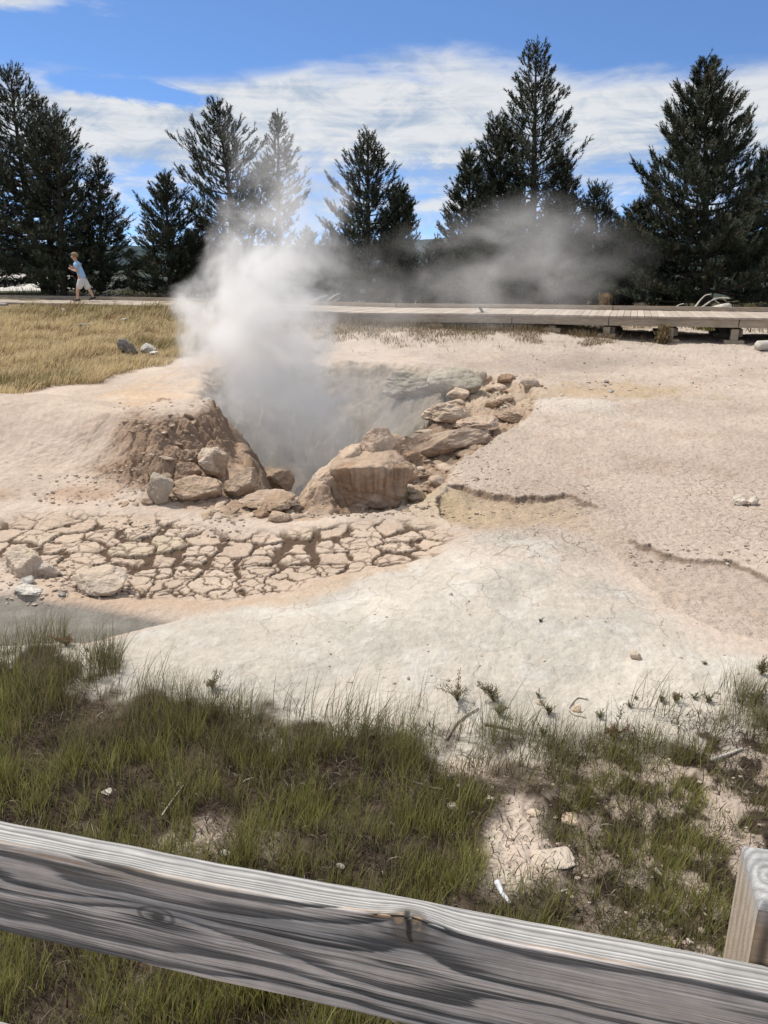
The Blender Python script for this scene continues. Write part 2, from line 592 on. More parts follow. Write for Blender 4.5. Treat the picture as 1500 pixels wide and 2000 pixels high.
def terrain(x, y, full=False):
    """height of the ground; with full=True also colour and masks"""
    x = np.asarray(x, float)
    y = np.asarray(y, float)
    shp = x.shape
    x, y = x.ravel(), y.ravel()
    z = base_z(x, y)
    r = np.hypot(x, y)
    near = (r < 32) & (y > -3)
    xx, yy = x[near], y[near]
    wx = 0.10 * fbm2(xx * 1.7, yy * 1.7, 4, 11)
    wy = 0.10 * fbm2(xx * 1.7, yy * 1.7, 4, 23)
    sx, sy = xx + wx, yy + wy
    lx, ly = xx + wx * 0.35 + 0.02 * fbm2(xx * 14, yy * 14, 3, 5), yy + wy * 0.35 + 0.02 * fbm2(xx * 14, yy * 14, 3, 8)
    zz = z[near].copy()
    zz += 0.035 * fbm2(xx * 0.5, yy * 0.5, 3, 3) * sstep(3, 8, yy)
    # left mound with its eroded face
    dm = sdist(lx, ly, MOUND)
    wid = 0.45 + 0.75 * sstep(8.4, 7.3, yy) + 1.6 * sstep(-1.9, -3.3, xx)
    rear = sstep(8.3, 11.6, yy)
    mh = (0.56 - 0.34 * rear) * sstep(0, 1, np.clip((dm + 0.05) / (wid + 1.2 * rear), 0, 1))
    face = sstep(0.02, 0.15, mh) * sstep(0.56, 0.42, mh) * sstep(-3.2, -2.3, xx + 0.3 * fbm2(xx * 1.5, yy * 1.5, 3, 47)) * (1 - rear)
    e3, c3, _, _ = voronoi_edge(xx * 5.5 + 0.5 * wx, yy * 6.5 + wy, 171)
    mh = mh + face * ((c3 - 0.5) * 0.07 - 0.04 * sstep(0.14, 0.0, e3))
    mh = mh + face * (0.09 * fbm2(xx * 2.6, yy * 3.1, 5, 41, 0.6) + 0.05 * np.abs(fbm2(xx * 8, yy * 8, 4, 44)))
    # rough eroded foot on the left
    foot = sstep(0.35, 0.0, np.abs(dm - 0.12)) * sstep(8.0, 6.9, yy)
    mh = mh + foot * 0.03 * fbm2(xx * 6, yy * 6, 4, 46)
    zz += mh
    # crater
    dp = sdist(lx, ly, PIT)
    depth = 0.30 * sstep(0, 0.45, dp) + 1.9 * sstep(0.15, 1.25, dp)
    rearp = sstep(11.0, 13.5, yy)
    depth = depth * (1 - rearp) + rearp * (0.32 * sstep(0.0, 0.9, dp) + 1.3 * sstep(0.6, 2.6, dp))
    wall = sstep(-0.1, 0.1, dp)
    e4, c4, _, _ = voronoi_edge(xx * 3.3 + 2 * wx, yy * 3.6 + 2 * wy, 181)
    depth = depth + wall * (0.10 * fbm2(xx * 1.7, yy * 1.7, 5, 51, 0.5) + (c4 - 0.5) * 0.22 * sstep(14, 11, yy))
    lip = np.exp(-((dp + 0.25) / 0.3) ** 2) * 0.06 * sstep(12.5, 14, yy)
    zz = zz - np.where(dp > -0.12, depth, 0) + lip
    # rubble bench on the right of the crater
    dr = sdist(lx, ly, RUBBLE)
    rub = sstep(0.0, 0.10, dr) * (dp < 0.25)
    zz -= rub * (0.13 + 0.05 * sstep(0, 0.8, dr))
    zz += rub * (0.10 * fbm2(xx * 2.2, yy * 2.2, 5, 61, 0.55) + 0.035 * np.abs(fbm2(xx * 7, yy * 7, 4, 66)))
    gx_, gy_ = G(742, 958)
    pile = np.exp(-(((xx - gx_) / 0.44) ** 2 + ((yy - gy_) / 0.34) ** 2)) * (1 - 0.7 * sstep(0.0, 0.3, dp))
    zz += pile * (0.20 + 0.05 * fbm2(xx * 5, yy * 5, 4, 68))
    # channel below the crust ledge
    jx = xx + 0.045 * fbm2(xx * 5, yy * 5, 4, 71, 0.58)
    jy = yy + 0.045 * fbm2(xx * 5, yy * 5, 4, 72, 0.58)
    ch = inside(jx, jy, CHANNEL)
    du = seg_dist(jx, jy, CH_UP, False)
    dl = seg_dist(jx, jy, CH_LO, False)
    lx0, ly0 = G(870, 962)
    ledge_h = 0.020 + 0.042 * sstep(2.0, 1.3, xx) + 0.012 * fbm2(xx * 3, yy * 3, 2, 75)
    ledge_h = ledge_h * sstep(0.10, 0.38, np.hypot(xx - lx0, yy - ly0))
    gap = sstep(0.40, 0.26, np.abs(yy - 6.12)) * sstep(1.5, 1.7, xx) / 0.8
    chd = np.where(ch, ledge_h * (1 - 0.8 * gap) * sstep(-0.005, 0.05, du) * sstep(0.0, 0.35, dl) * (0.55 + 0.45 * sstep(0.9, 0.0, du)), 0)
    zz -= chd
    lip2 = np.where(~ch, np.exp(-(du / 0.18) ** 2), 0) * 0.018
    zz += lip2
    zz += np.where(ch, 0.014 * fbm2(xx * 9, yy * 9, 4, 77), 0)
    # white sinter dome in front
    dw = sdist(sx * 0.35 + xx * 0.65, sy * 0.35 + yy * 0.65, WHITE)
    zz += 0.085 * sstep(-0.02, 0.85, dw) * sstep(3.0, 4.0, yy)
    zz += sstep(0.0, 0.6, dw) * (0.045 * fbm2(xx * 0.9, yy * 0.9, 3, 81) + 0.008 * fbm2(xx * 5, yy * 5, 4, 83))
    # cracked mud
    db = sdist(sx, sy, BASIN)
    bm = sstep(-0.03, 0.16, db)
    zz -= 0.045 * sstep(-0.1, 0.25, db)
    tt = np.clip((yy - 4.75) / 1.6, 0, 1)
    qx = xx + 0.05 * fbm2(xx * 4, yy * 4, 3, 91) + 0.012 * fbm2(xx * 22, yy * 22, 3, 93)
    qy = yy + 0.05 * fbm2(xx * 4, yy * 4, 3, 92) + 0.012 * fbm2(xx * 22, yy * 22, 3, 94)
    bi = db > -0.2
    e1, c1, ox, oy, e2, c2 = (np.zeros(len(xx)) for _ in range(6))
    if bi.any():
        e1[bi], c1[bi], ox[bi], oy[bi] = voronoi_edge(qx[bi] * 3.7, qy[bi] * 4.1, 101)
        e2[bi], c2[bi], _, _ = voronoi_edge(qx[bi] * 7.6 + 3.1, qy[bi] * 8.6, 131)
    small = sstep(0.56, 0.36, tt + 0.10 * fbm2(xx * 1.3, yy * 1.3, 2, 97))
    wmod = 0.30 + 1.15 * sstep(-0.5, 0.7, fbm2(xx * 2.3, yy * 2.3, 3, 99))
    w1 = (0.013 + 0.021 * sstep(0.2, 0.55, tt)) * wmod
    w1 = w1 * sstep(1.02, 0.8, tt) + 0.005
    k1 = sstep(w1 * 1.0, w1 * 0.70, e1 / 3.9)
    half = sstep(0.25, 0.6, c1) * 0.9
    k2 = sstep(0.012 * wmod + 0.004, 0.004, e2 / 8.1) * np.maximum(small, half * 0.8)
    crk = np.maximum(k1, k2) * bm
    zz += bm * (1 - crk) * ((c1 - 0.5) * 0.014 * (1 - small) + (c2 - 0.5) * 0.008 * small)
    zz += bm * (1 - crk) * (ox * (h01((c1 * 9e4).astype(np.int64), (c1 * 7e4).astype(np.int64), None, 5) - 0.5) * 0.022 + oy * (h01((c1 * 8e4).astype(np.int64), (c1 * 3e4).astype(np.int64), None, 6) - 0.5) * 0.022) * (1 - small)
    
    zz -= crk * np.where(k1 > k2, 0.032, 0.016) * (0.7 + 0.3 * fbm2(xx * 15, yy * 15, 2, 98))
    # silty puddle
    dq = sdist(sx * 0.3 + xx * 0.7, sy * 0.3 + yy * 0.7, PUDDLE)
    pud = sstep(-0.02, 0.05, dq)
    zz = zz - 0.05 * sstep(-0.06, 0.06, dq)
    # grassy bank below the viewing deck
    dg = sdist(sx, sy, GRASS)
    zz += sstep(-0.1, 0.5, dg) * (0.045 * fbm2(xx * 2.5, yy * 2.5, 4, 111) + 0.012 * fbm2(xx * 14, yy * 14, 3, 113))
    dmd = sdist(sx, sy, MEADOW)
    zz += sstep(0, 0.6, dmd) * 0.06 * fbm2(xx * 1.2, yy * 1.2, 4, 115)
    # small roughness everywhere
    crust = sstep(0.2, 1.2, xx) * sstep(4.9, 6.0, yy) * (1 - ch)
    rg = 0.25 + 0.5 * crust + 0.8 * rub
    zz += (0.004 + 0.006 * crust) * fbm2(xx * 18, yy * 18, 4, 121, 0.65) * (1 - pud)
    zz += 0.014 * fbm2(xx * 4.2, yy * 4.2, 3, 125) * sstep(5, 9, yy) * (1 - bm) * sstep(-0.2, -0.6, dmd)
    Fq = np.array(FRONT)
    fyq = np.interp(xx, Fq[:, 0], Fq[:, 1])
    zz += (0.12 + 0.15 * sstep(6.0, 3.0, xx)) * sstep(4.2, 0.3, np.abs(yy - fyq - 0.6)) * sstep(-9, -3, xx)
    z[near] = zz
    far = ~near
    z[far] += 0.05 * fbm2(x[far] * 0.2, y[far] * 0.2, 3, 3)
    if not full:
        return z.reshape(shp)

    # -------------------------------------------------- colours
    n = len(xx)
    pink = np.array((0.480, 0.392, 0.322))
    white = np.array((0.475, 0.430, 0.368))
    brown = np.array((0.335, 0.235, 0.165))
    C = np.tile(pink, (n, 1))

    def mixc(C, c, w):
        w = np.clip(w, 0, 1)[:, None]
        return C * (1 - w) + np.asarray(c) * w
    big = fbm2(xx * 0.45, yy * 0.45, 4, 201)
    mid = fbm2(xx * 1.6, yy * 1.6, 4, 203)
    fine = fbm2(xx * 6, yy * 6, 4, 205)
    C = mixc(C, (0.515, 0.43, 0.355), sstep(0.1, 0.6, big) * 0.7)
    C = mixc(C, (0.415, 0.315, 0.24), sstep(0.15, 0.7, mid) * 0.45)
    C = mixc(C, (0.465, 0.395, 0.33), sstep(13, 18, yy) * 0.8)
    # streaky litter on the far flat
    C = mixc(C, (0.33, 0.26, 0.20), sstep(0.45, 0.75, fbm2(xx * 2.2, yy * 5, 4, 207)) * sstep(14, 17, yy) * 0.6)
    # orange stain and pale pan at the right rear
    ox_, oy_ = G(1190, 765)
    C = mixc(C, (0.42, 0.315, 0.205), sstep(1.0, 0.2, np.hypot((xx - ox_) / 1.9, (yy - oy_) / 1.1) + 0.45 * mid) * 0.8)
    ox_, oy_ = G(1130, 790)
    C = mixc(C, (0.56, 0.50, 0.44), sstep(1.0, 0.3, np.hypot((xx - ox_) / 1.3, (yy - oy_) / 0.7) + 0.4 * mid) * 0.8)
    # mound
    C = mixc(C, (0.470, 0.382, 0.308), sstep(-0.05, 0.3, dm) * 0.8)
    rx, ry = G(310, 745, 0.2)
    C = mixc(C, (0.52, 0.36, 0.22), sstep(1.1, 0.2, np.hypot((xx - rx) / 0.9, (yy - ry) / 1.8) + 0.5 * mid) * 0.55)
    C = mixc(C, brown * (1.0 + 0.22 * fine[:, None]), np.clip(face * 1.6, 0, 1) * sstep(-0.9, -0.1, fine + 0.6))
    C = mixc(C, brown * 1.15, foot * sstep(-0.2, 0.3, mid) * 0.8)
    # rubble and crater
    C = mixc(C, np.array((0.37, 0.265, 0.19)) * (1 + 0.25 * fine[:, None]), sstep(-0.02, 0.1, dr) * 0.9)
    C = mixc(C, (0.55, 0.44, 0.33), sstep(-0.02, 0.1, dr) * sstep(10.5, 12.0, yy) * 0.7)
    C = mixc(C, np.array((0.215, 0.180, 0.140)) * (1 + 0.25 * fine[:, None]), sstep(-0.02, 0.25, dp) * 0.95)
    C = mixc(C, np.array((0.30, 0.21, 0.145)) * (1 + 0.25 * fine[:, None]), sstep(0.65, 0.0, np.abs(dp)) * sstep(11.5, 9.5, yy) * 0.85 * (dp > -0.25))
    C = mixc(C, (0.42, 0.35, 0.28), sstep(0.4, -0.1, dp) * sstep(12, 13.5, yy) * (dp > 0))
    C = mixc(C, np.array((0.36, 0.26, 0.185)) * (1 + 0.2 * fine[:, None]), sstep(0.1, 0.5, pile))
    # channel
    C = mixc(C, np.array((0.40, 0.30, 0.20)) * (1 + 0.15 * fine[:, None]), np.where(ch, 1, 0) * sstep(2.1, 1.3, xx) * 0.7 * sstep(-0.02, 0.12, np.minimum(dl, du + 0.05)))
    C = mixc(C, np.array((0.43, 0.345, 0.28)), np.where(ch, 1, 0) * sstep(1.5, 2.2, xx) * 0.5 * sstep(0.9, 0.2, du))
    cx0, cy0 = G(860, 985)
    C = mixc(C, (0.43, 0.34, 0.205), sstep(0.9, 0.2, np.hypot((xx - cx0) / 0.7, (yy - cy0) / 0.8) + 0.4 * mid) * 0.6)
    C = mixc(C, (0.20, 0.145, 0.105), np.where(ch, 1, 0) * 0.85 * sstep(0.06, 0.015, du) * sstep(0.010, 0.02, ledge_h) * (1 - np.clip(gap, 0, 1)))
    # white dome; pinkish towards its upper right
    wmask = sstep(-0.03, 0.10 + 0.35 * sstep(0.9, 2.2, xx), dw + 0.05 * mid)
    pk = sstep(0.15, 1.0, (xx - 0.2) * 0.40 + (yy - 4.3) * 0.40 + 0.15 * big)
    wc = white[None, :] * (1 - pk[:, None]) + np.array((0.475, 0.405, 0.338))[None, :] * pk[:, None]
    C = C * (1 - wmask[:, None]) + wc * wmask[:, None]
    C = mixc(C, (0.385, 0.36, 0.315), wmask * sstep(0.0, 0.5, mid) * 0.6)
    C = mixc(C, (0.52, 0.49, 0.44), wmask * sstep(0.1, 0.6, fbm2(xx * 3, yy * 3, 4, 211)) * 0.6)
    # basin
    C = mixc(C, np.array((0.450, 0.352, 0.272)), bm * 0.95)
    C = mixc(C, (0.49, 0.395, 0.312), bm * sstep(0.4, 0.9, c1) * 0.7)
    C = mixc(C, (0.42, 0.35, 0.24), bm * sstep(0.90, 0.95, c1) * 0.35 * (1 - small))
    C = mixc(C, (0.088, 0.057, 0.037), crk * 0.97)
    # orange fringe of the basin
    fr = np.exp(-((db + 0.06) / 0.10) ** 2) * sstep(5.9, 5.2, yy)
    C = mixc(C, (0.46, 0.335, 0.235), fr * 0.7 * sstep(-0.4, 0.3, mid))
    # brown mud in front of the crater
    mud = sstep(0.5, 0.0, np.abs(yy - 6.75 + 0.15 * mid)) * sstep(1.0, 0.4, np.abs(xx + 1.2)) * (1 - bm) * (1 - sstep(0, 0.1, dm))
    C = mixc(C, (0.36, 0.26, 0.185), mud * 0.7)
    # puddle
    C = mixc(C, np.array((0.215, 0.198, 0.172)) * (1 + 0.20 * fine[:, None]), pud)
    # meadow soil, strip by the boardwalk
    mm = sstep(-0.1, 0.25, dmd + 0.25 * mid)
    C = mixc(C, np.array((0.24, 0.175, 0.095)), mm)
    ds = sdist(sx, sy, STRIP)
    C = mixc(C, np.array((0.27, 0.215, 0.145)), sstep(-0.2, 0.5, ds + 0.6 * mid) * 0.85)
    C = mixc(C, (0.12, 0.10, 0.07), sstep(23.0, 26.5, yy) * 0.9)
    # near bank
    gg = sstep(-0.06, 0.12, dg + 0.22 * mid + 0.10 * fine)
    bare = np.maximum(sstep(-0.05, 0.12, sdist(sx, sy, BARE) + 0.10 * mid), 0.55 * sstep(-0.05, 0.12, sdist(sx, sy, BARE2) + 0.12 * fine))
    lean = sstep(0.3, 1.3, xx) * sstep(-0.1, 0.25, fine + 0.15)
    gg = gg * (1 - bare) * (1 - 0.75 * lean)
    soil = np.array((0.072, 0.053, 0.038))[None, :] * (1 + 0.35 * fine[:, None])
    C = C * (1 - gg[:, None]) + soil * gg[:, None]
    C = mixc(C, (0.52, 0.455, 0.375), bare * sstep(0.15, 0.35, mid))
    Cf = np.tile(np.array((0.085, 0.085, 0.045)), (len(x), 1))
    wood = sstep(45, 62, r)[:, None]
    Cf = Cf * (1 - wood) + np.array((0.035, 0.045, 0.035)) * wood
    fx = x[far]
    rr = r[far]
    pale = sstep(95, 130, rr) * sstep(-17, -24, np.degrees(np.arctan2(x[far], y[far])))
    Cf[far] = Cf[far] * (1 - pale[:, None]) + np.array((0.50, 0.47, 0.42)) * pale[:, None]
    dk = sstep(500, 800, rr)
    Cf[far] = Cf[far] * (1 - dk[:, None]) + np.array((0.05, 0.06, 0.035)) * dk[:, None]
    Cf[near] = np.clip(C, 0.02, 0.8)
    rough = np.full(len(x), 0.4)
    rough[near] = np.clip(0.22 + 0.55 * crust + 0.9 * rub + 0.8 * face + 0.5 * gg + np.where(ch, 0.5, 0) + 0.4 * sstep(0, 0.3, dp) - 0.10 * wmask + 0.35 * pud, 0.08, 1)
    net = np.zeros(len(x))
    net[near] = np.clip(wmask * (0.45 + 0.55 * pk) + 0.7 * sstep(2.2, 3.2, xx) * (1 - ch) * sstep(8.5, 7.0, yy), 0, 1) * (1 - gg)
    speck = np.zeros(len(x))
    speck[near] = np.clip(wmask + sstep(13, 16, yy) * (1 - mm) + bare, 0, 1) * (1 - bm)
    return z, Cf, rough, net, speck, dict(near=near, grass=gg, dg=dg, bare=bare)


def make_ground():
    # one sheet: fine in front of the viewing deck, coarser all round, out to the horizon
    f = np.linspace(-33, 33, 861)
    side = np.concatenate([33 + (180 - 33) * (np.linspace(0, 1, 61)[1:]) ** 1.5])
    th = np.concatenate([-side[::-1], f, side[:-1]])
    th = np.radians(th)
    # radii: even steps as the flat would be seen from eye height
    ang0, ang1 = math.atan2(EYE, 1.55), math.atan2(EYE - 0.75, 27)
    yv = np.linspace(math.tan(ang0 - PITCH), math.tan(ang1 - PITCH), 1000)
    r1 = EYE / np.tan(np.arctan(yv) + PITCH)
    r1 = 1.55 + (r1 - r1[0]) * (28.0 - 1.55) / (r1[-1] - r1[0])
    extra = np.concatenate([np.linspace(4.7, 8.6, 560), np.linspace(8.6, 16.5, 220)])
    r = np.unique(np.concatenate([np.linspace(0.25, 1.5, 12), r1, extra, np.geomspace(28.6, 9000, 70)]))
    R, T = np.meshgrid(r, th, indexing='ij')
    X, Y = R * np.sin(T), R * np.cos(T)
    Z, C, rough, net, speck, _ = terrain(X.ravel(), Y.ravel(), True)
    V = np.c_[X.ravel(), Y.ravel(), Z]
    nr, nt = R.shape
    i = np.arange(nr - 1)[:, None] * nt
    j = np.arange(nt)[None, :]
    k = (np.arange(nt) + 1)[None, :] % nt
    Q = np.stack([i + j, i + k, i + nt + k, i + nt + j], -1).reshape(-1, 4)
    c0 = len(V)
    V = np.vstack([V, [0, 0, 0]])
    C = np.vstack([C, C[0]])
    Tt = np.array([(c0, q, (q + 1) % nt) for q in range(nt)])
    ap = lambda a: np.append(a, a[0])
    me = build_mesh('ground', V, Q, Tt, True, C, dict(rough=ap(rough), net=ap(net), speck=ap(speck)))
    o = link('ground', me, ground_mat())
    tag(o, kind='structure')


make_ground()


def gz(x, y):
    return float(terrain(np.array([x]), np.array([y]))[0])


# ------------------------------------------------------------------ distant hills
def make_hills():
    m = simple_mat('hill_forest', (0.050, 0.068, 0.075), 1.0, 0.5, 0.02, 0.0, coord='Object')
    az = np.radians(np.linspace(-75, 75, 400))
    rows = [(3200, 0.0), (3500, 0.45), (3900, 0.8), (4400, 1.0), (5200, 0.9), (6200, 0.5)]
    Vs = []
    for rr, k in rows:
        d = np.degrees(az)
        e = 1.35 + 1.0 * sstep(-22, 18, d) + 0.35 * noise2(d * 0.10, d * 0 + 3.3, 3) + 0.10 * noise2(d * 0.7, d * 0 + 7, 4)
        h = EYE + 4400 * np.tan(np.radians(e)) * k
        Vs.append(np.c_[rr * np.sin(az), rr * np.cos(az), np.where(k > 0, h, -6)])
    V = np.vstack(Vs)
    n = len(az)
    Q = [(a * n + b, a * n + b + 1, (a + 1) * n + b + 1, (a + 1) * n + b) for a in range(len(rows) - 1) for b in range(n - 1)]
    tag(link('hills', build_mesh('hills', V, Q), m), kind='structure')


make_hills()


# ------------------------------------------------------------------ placing by sight line on the finished terrain
def T(px, py):
    u, v = (px - 750) / 1500, (py - 1000) / 1500
    d = np.array((u, CP - v * SP, -SP - v * CP))
    t = np.linspace(1.2, 30, 3000)
    P = d[None, :] * t[:, None]
    z = terrain(P[:, 0], P[:, 1])
    hit = np.nonzero(EYE + P[:, 2] < z)[0]
    i = hit[0] if len(hit) else len(t) - 1
    return P[i, 0], P[i, 1], z[i]


# ------------------------------------------------------------------ boardwalk
M_deck = simple_mat('weathered_deck', (0.43, 0.375, 0.33), 0.85, 0.22, 6, 0.2, 0.002, 60, stretch=(1, 1, 1), attr=True)
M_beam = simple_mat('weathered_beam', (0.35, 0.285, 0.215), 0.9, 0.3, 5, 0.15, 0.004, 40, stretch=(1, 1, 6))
M_crib = simple_mat('shaded_timber', (0.20, 0.165, 0.13), 0.9, 0.3, 5, 0.15, 0.004, 40)  # darker copy of the beam timber, under-deck shade put into its colour



def make_boardwalk():
    root = thing('boardwalk', 'long weathered grey plank boardwalk on timber supports crossing behind the steaming crater', 'boardwalk', (0, 0, 0))
    rng = np.random.default_rng(5)
    deck = MB()
    Wd = 2.7
    F = np.array(FRONT)
    # mitre normals
    dirs = [(F[i + 1] - F[i]) / np.linalg.norm(F[i + 1] - F[i]) for i in range(len(F) - 1)]
    nrm = [np.array((-d[1], d[0])) for d in dirs]
    B = []
    for i in range(len(F)):
        a, b = nrm[max(i - 1, 0)], nrm[min(i, len(nrm) - 1)]
        n = (a + b) / np.linalg.norm(a + b)
        B.append(F[i] + n * Wd / max(n @ a, .5))
    B = np.array(B)
    for i in range(len(F) - 1):
        L = np.linalg.norm(F[i + 1] - F[i])
        nb = max(1, int(L / 0.15))
        for k in range(nb):
            a0, a1 = (k + 0.03) / nb, (k + 0.97) / nb
            p = [F[i] * (1 - a0) + F[i + 1] * a0, F[i] * (1 - a1) + F[i + 1] * a1, B[i] * (1 - a1) + B[i + 1] * a1, B[i] * (1 - a0) + B[i + 1] * a0]
            ov = rng.uniform(-0.012, 0.012)
            p[0] = p[0] - nrm[i] * (0.03 + ov)
            p[1] = p[1] - nrm[i] * (0.03 + ov)
            zt = DZ + rng.uniform(-0.003, 0.003)
            V = [(*q, zt - 0.04) for q in p] + [(*q, zt) for q in p]
            g = 0.40 * rng.uniform(0.86, 1.12)
            deck.add(V, [(3, 2, 1, 0), (4, 5, 6, 7), (0, 1, 5, 4), (1, 2, 6, 5), (2, 3, 7, 6), (3, 0, 4, 7)], col=(g * 1.08, g * 0.91, g * 0.75))
        # fascia and back curb
        mid = (F[i] + F[i + 1]) / 2
        ang = math.atan2(dirs[i][1], dirs[i][0])
        fm = MB()
        c = mid + nrm[i] * 0.03
        fm.box((c[0], c[1], DZ - 0.043 - 0.085), (L - 0.02, 0.045, 0.17), ang)
        fm.build('fascia', M_beam, root, False)
        cm = MB()
        mb = (B[i] + B[i + 1]) / 2 - nrm[i] * 0.09
        Lb = np.linalg.norm(B[i + 1] - B[i])
        cm.box((mb[0], mb[1], DZ + 0.062), (Lb - 0.01, 0.09, 0.09), ang)
        for q in np.arange(-Lb / 2 + 0.4, Lb / 2 - 0.2, 1.4):
            pb = mb + dirs[i] * q
            cm.box((pb[0], pb[1], DZ + 0.008), (0.25, 0.085, 0.018), ang)
        cm.build('curb', M_beam, root, False)
        # stringers below
        sm = MB()
        for w in (0.75, 1.4, 2.1, 2.55):
            cc = mid + nrm[i] * w
            sm.box((cc[0], cc[1], DZ - 0.043 - 0.10), (L - 0.02, 0.06, 0.19), ang)
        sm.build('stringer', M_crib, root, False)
    deck.build('deck', M_deck, root, False)
    # posts: pairs at the joints
    for px in (560, 700, 850, 960, 1080, 1188, 1312, 1442, 1570):
        u = (px - 750) / 1500
        # intersect the viewing column with the front edge
        best = None
        for i in range(len(F) - 1):
            for a in np.linspace(0, 1, 60):
                q = F[i] * (1 - a) + F[i + 1] * a
                e = abs(q[0] / q[1] - u * 1.0 / (CP + 0.26 * SP))
                if best is None or e < best[0]:
                    best = (e, q, i)
        _, q, i = best
        ang = math.atan2(dirs[i][1], dirs[i][0])
        for w, wd in ((0.13, 0.15), (1.35, 0.3), (2.5, 0.16)):
            c = q + nrm[i] * w
            zb = gz(c[0], c[1]) - 0.05
            top = DZ - 0.25
            if top - zb < 0.05:
                continue
            pm = MB()
            pm.box((c[0], c[1], (top + zb) / 2), (wd, 0.14, top - zb), ang)
            pm.box((c[0], c[1], zb + 0.075), (wd + 0.25, 0.26, 0.10), ang)
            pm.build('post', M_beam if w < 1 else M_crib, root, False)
        c = q + nrm[i] * 1.3 + dirs[i] * 0.1
        zb = gz(c[0], c[1])
        if DZ - 0.27 - zb > 0.2:
            bm_ = MB()
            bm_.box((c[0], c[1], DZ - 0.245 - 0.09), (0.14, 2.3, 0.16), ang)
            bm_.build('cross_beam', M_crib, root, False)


make_boardwalk()


# ------------------------------------------------------------------ wooden railing in front of the camera
def rail_mat():
    m, t, b, out = new_mat('weathered_rail')
    tint = tint_attr(t)
    co = t.node('ShaderNodeTexCoord').outputs['Object']
    vr = t.node('ShaderNodeVectorRotate', rotation_type='Z_AXIS')
    t.put(vr.inputs['Vector'], co)
    vr.inputs['Angle'].default_value = -RANG
    v = t.vmath('MULTIPLY', vr.outputs[0], (9, 420, 420))
    n = t.noise(v, 1.0, 4, 0.65)
    n2 = t.noise(co, 26, 5, 0.65)
    k = t.math('ADD', t.range(n, 0.30, 0.70, 0.80, 1.18, False), t.range(n2, 0.25, 0.75, -0.16, 0.16, False))
    t.put(b.inputs['Base Color'], t.vmath('SCALE', tint, scale=k))
    b.inputs['Roughness'].default_value = 0.8
    b.inputs['Specular IOR Level'].default_value = 0.25
    bn = t.node('ShaderNodeBump')
    bn.inputs['Distance'].default_value = 0.0009
    t.put(bn.inputs['Height'], n)
    t.link(bn.outputs[0], b.inputs['Normal'])
    return m


RAIL_D = 0.70
RA = np.array((-0.512, 0.853))
RB = np.array((0.405, 0.629))
RDIR = (RB - RA) / np.linalg.norm(RB - RA)
RNRM = np.array((-RDIR[1], RDIR[0]))           # away from the camera
RANG = math.atan2(RDIR[1], RDIR[0])
M_rail = rail_mat()


def wood_face(s, t, seed, knots):
    """grain height 0..1 of a flat-sawn face; s along the board, t across (m)"""
    phi = t * 33 + 0.75 * fbm2(s * 1.7, t * 9, 3, seed) + 0.7 * noise2(s * 0.8, t * 0 + 2.2, seed + 5) + 0.25 * np.sin(t * 95)
    kd = np.full(s.shape, 9.0)
    for (s0, t0, a, b, amp) in knots:
        g = np.exp(-(((s - s0) / a) ** 2 + ((t - t0) / b) ** 2))
        phi = phi + amp * 0.8 * g
        if amp > 1.2:
            kd = np.minimum(kd, np.hypot((s - s0) / 0.016, (t - t0) / 0.009))
    fr = phi - np.floor(phi)
    ring = np.where(fr < 0.88, (fr / 0.88) ** 0.95, (1 - fr) / 0.12)
    return ring, kd, phi


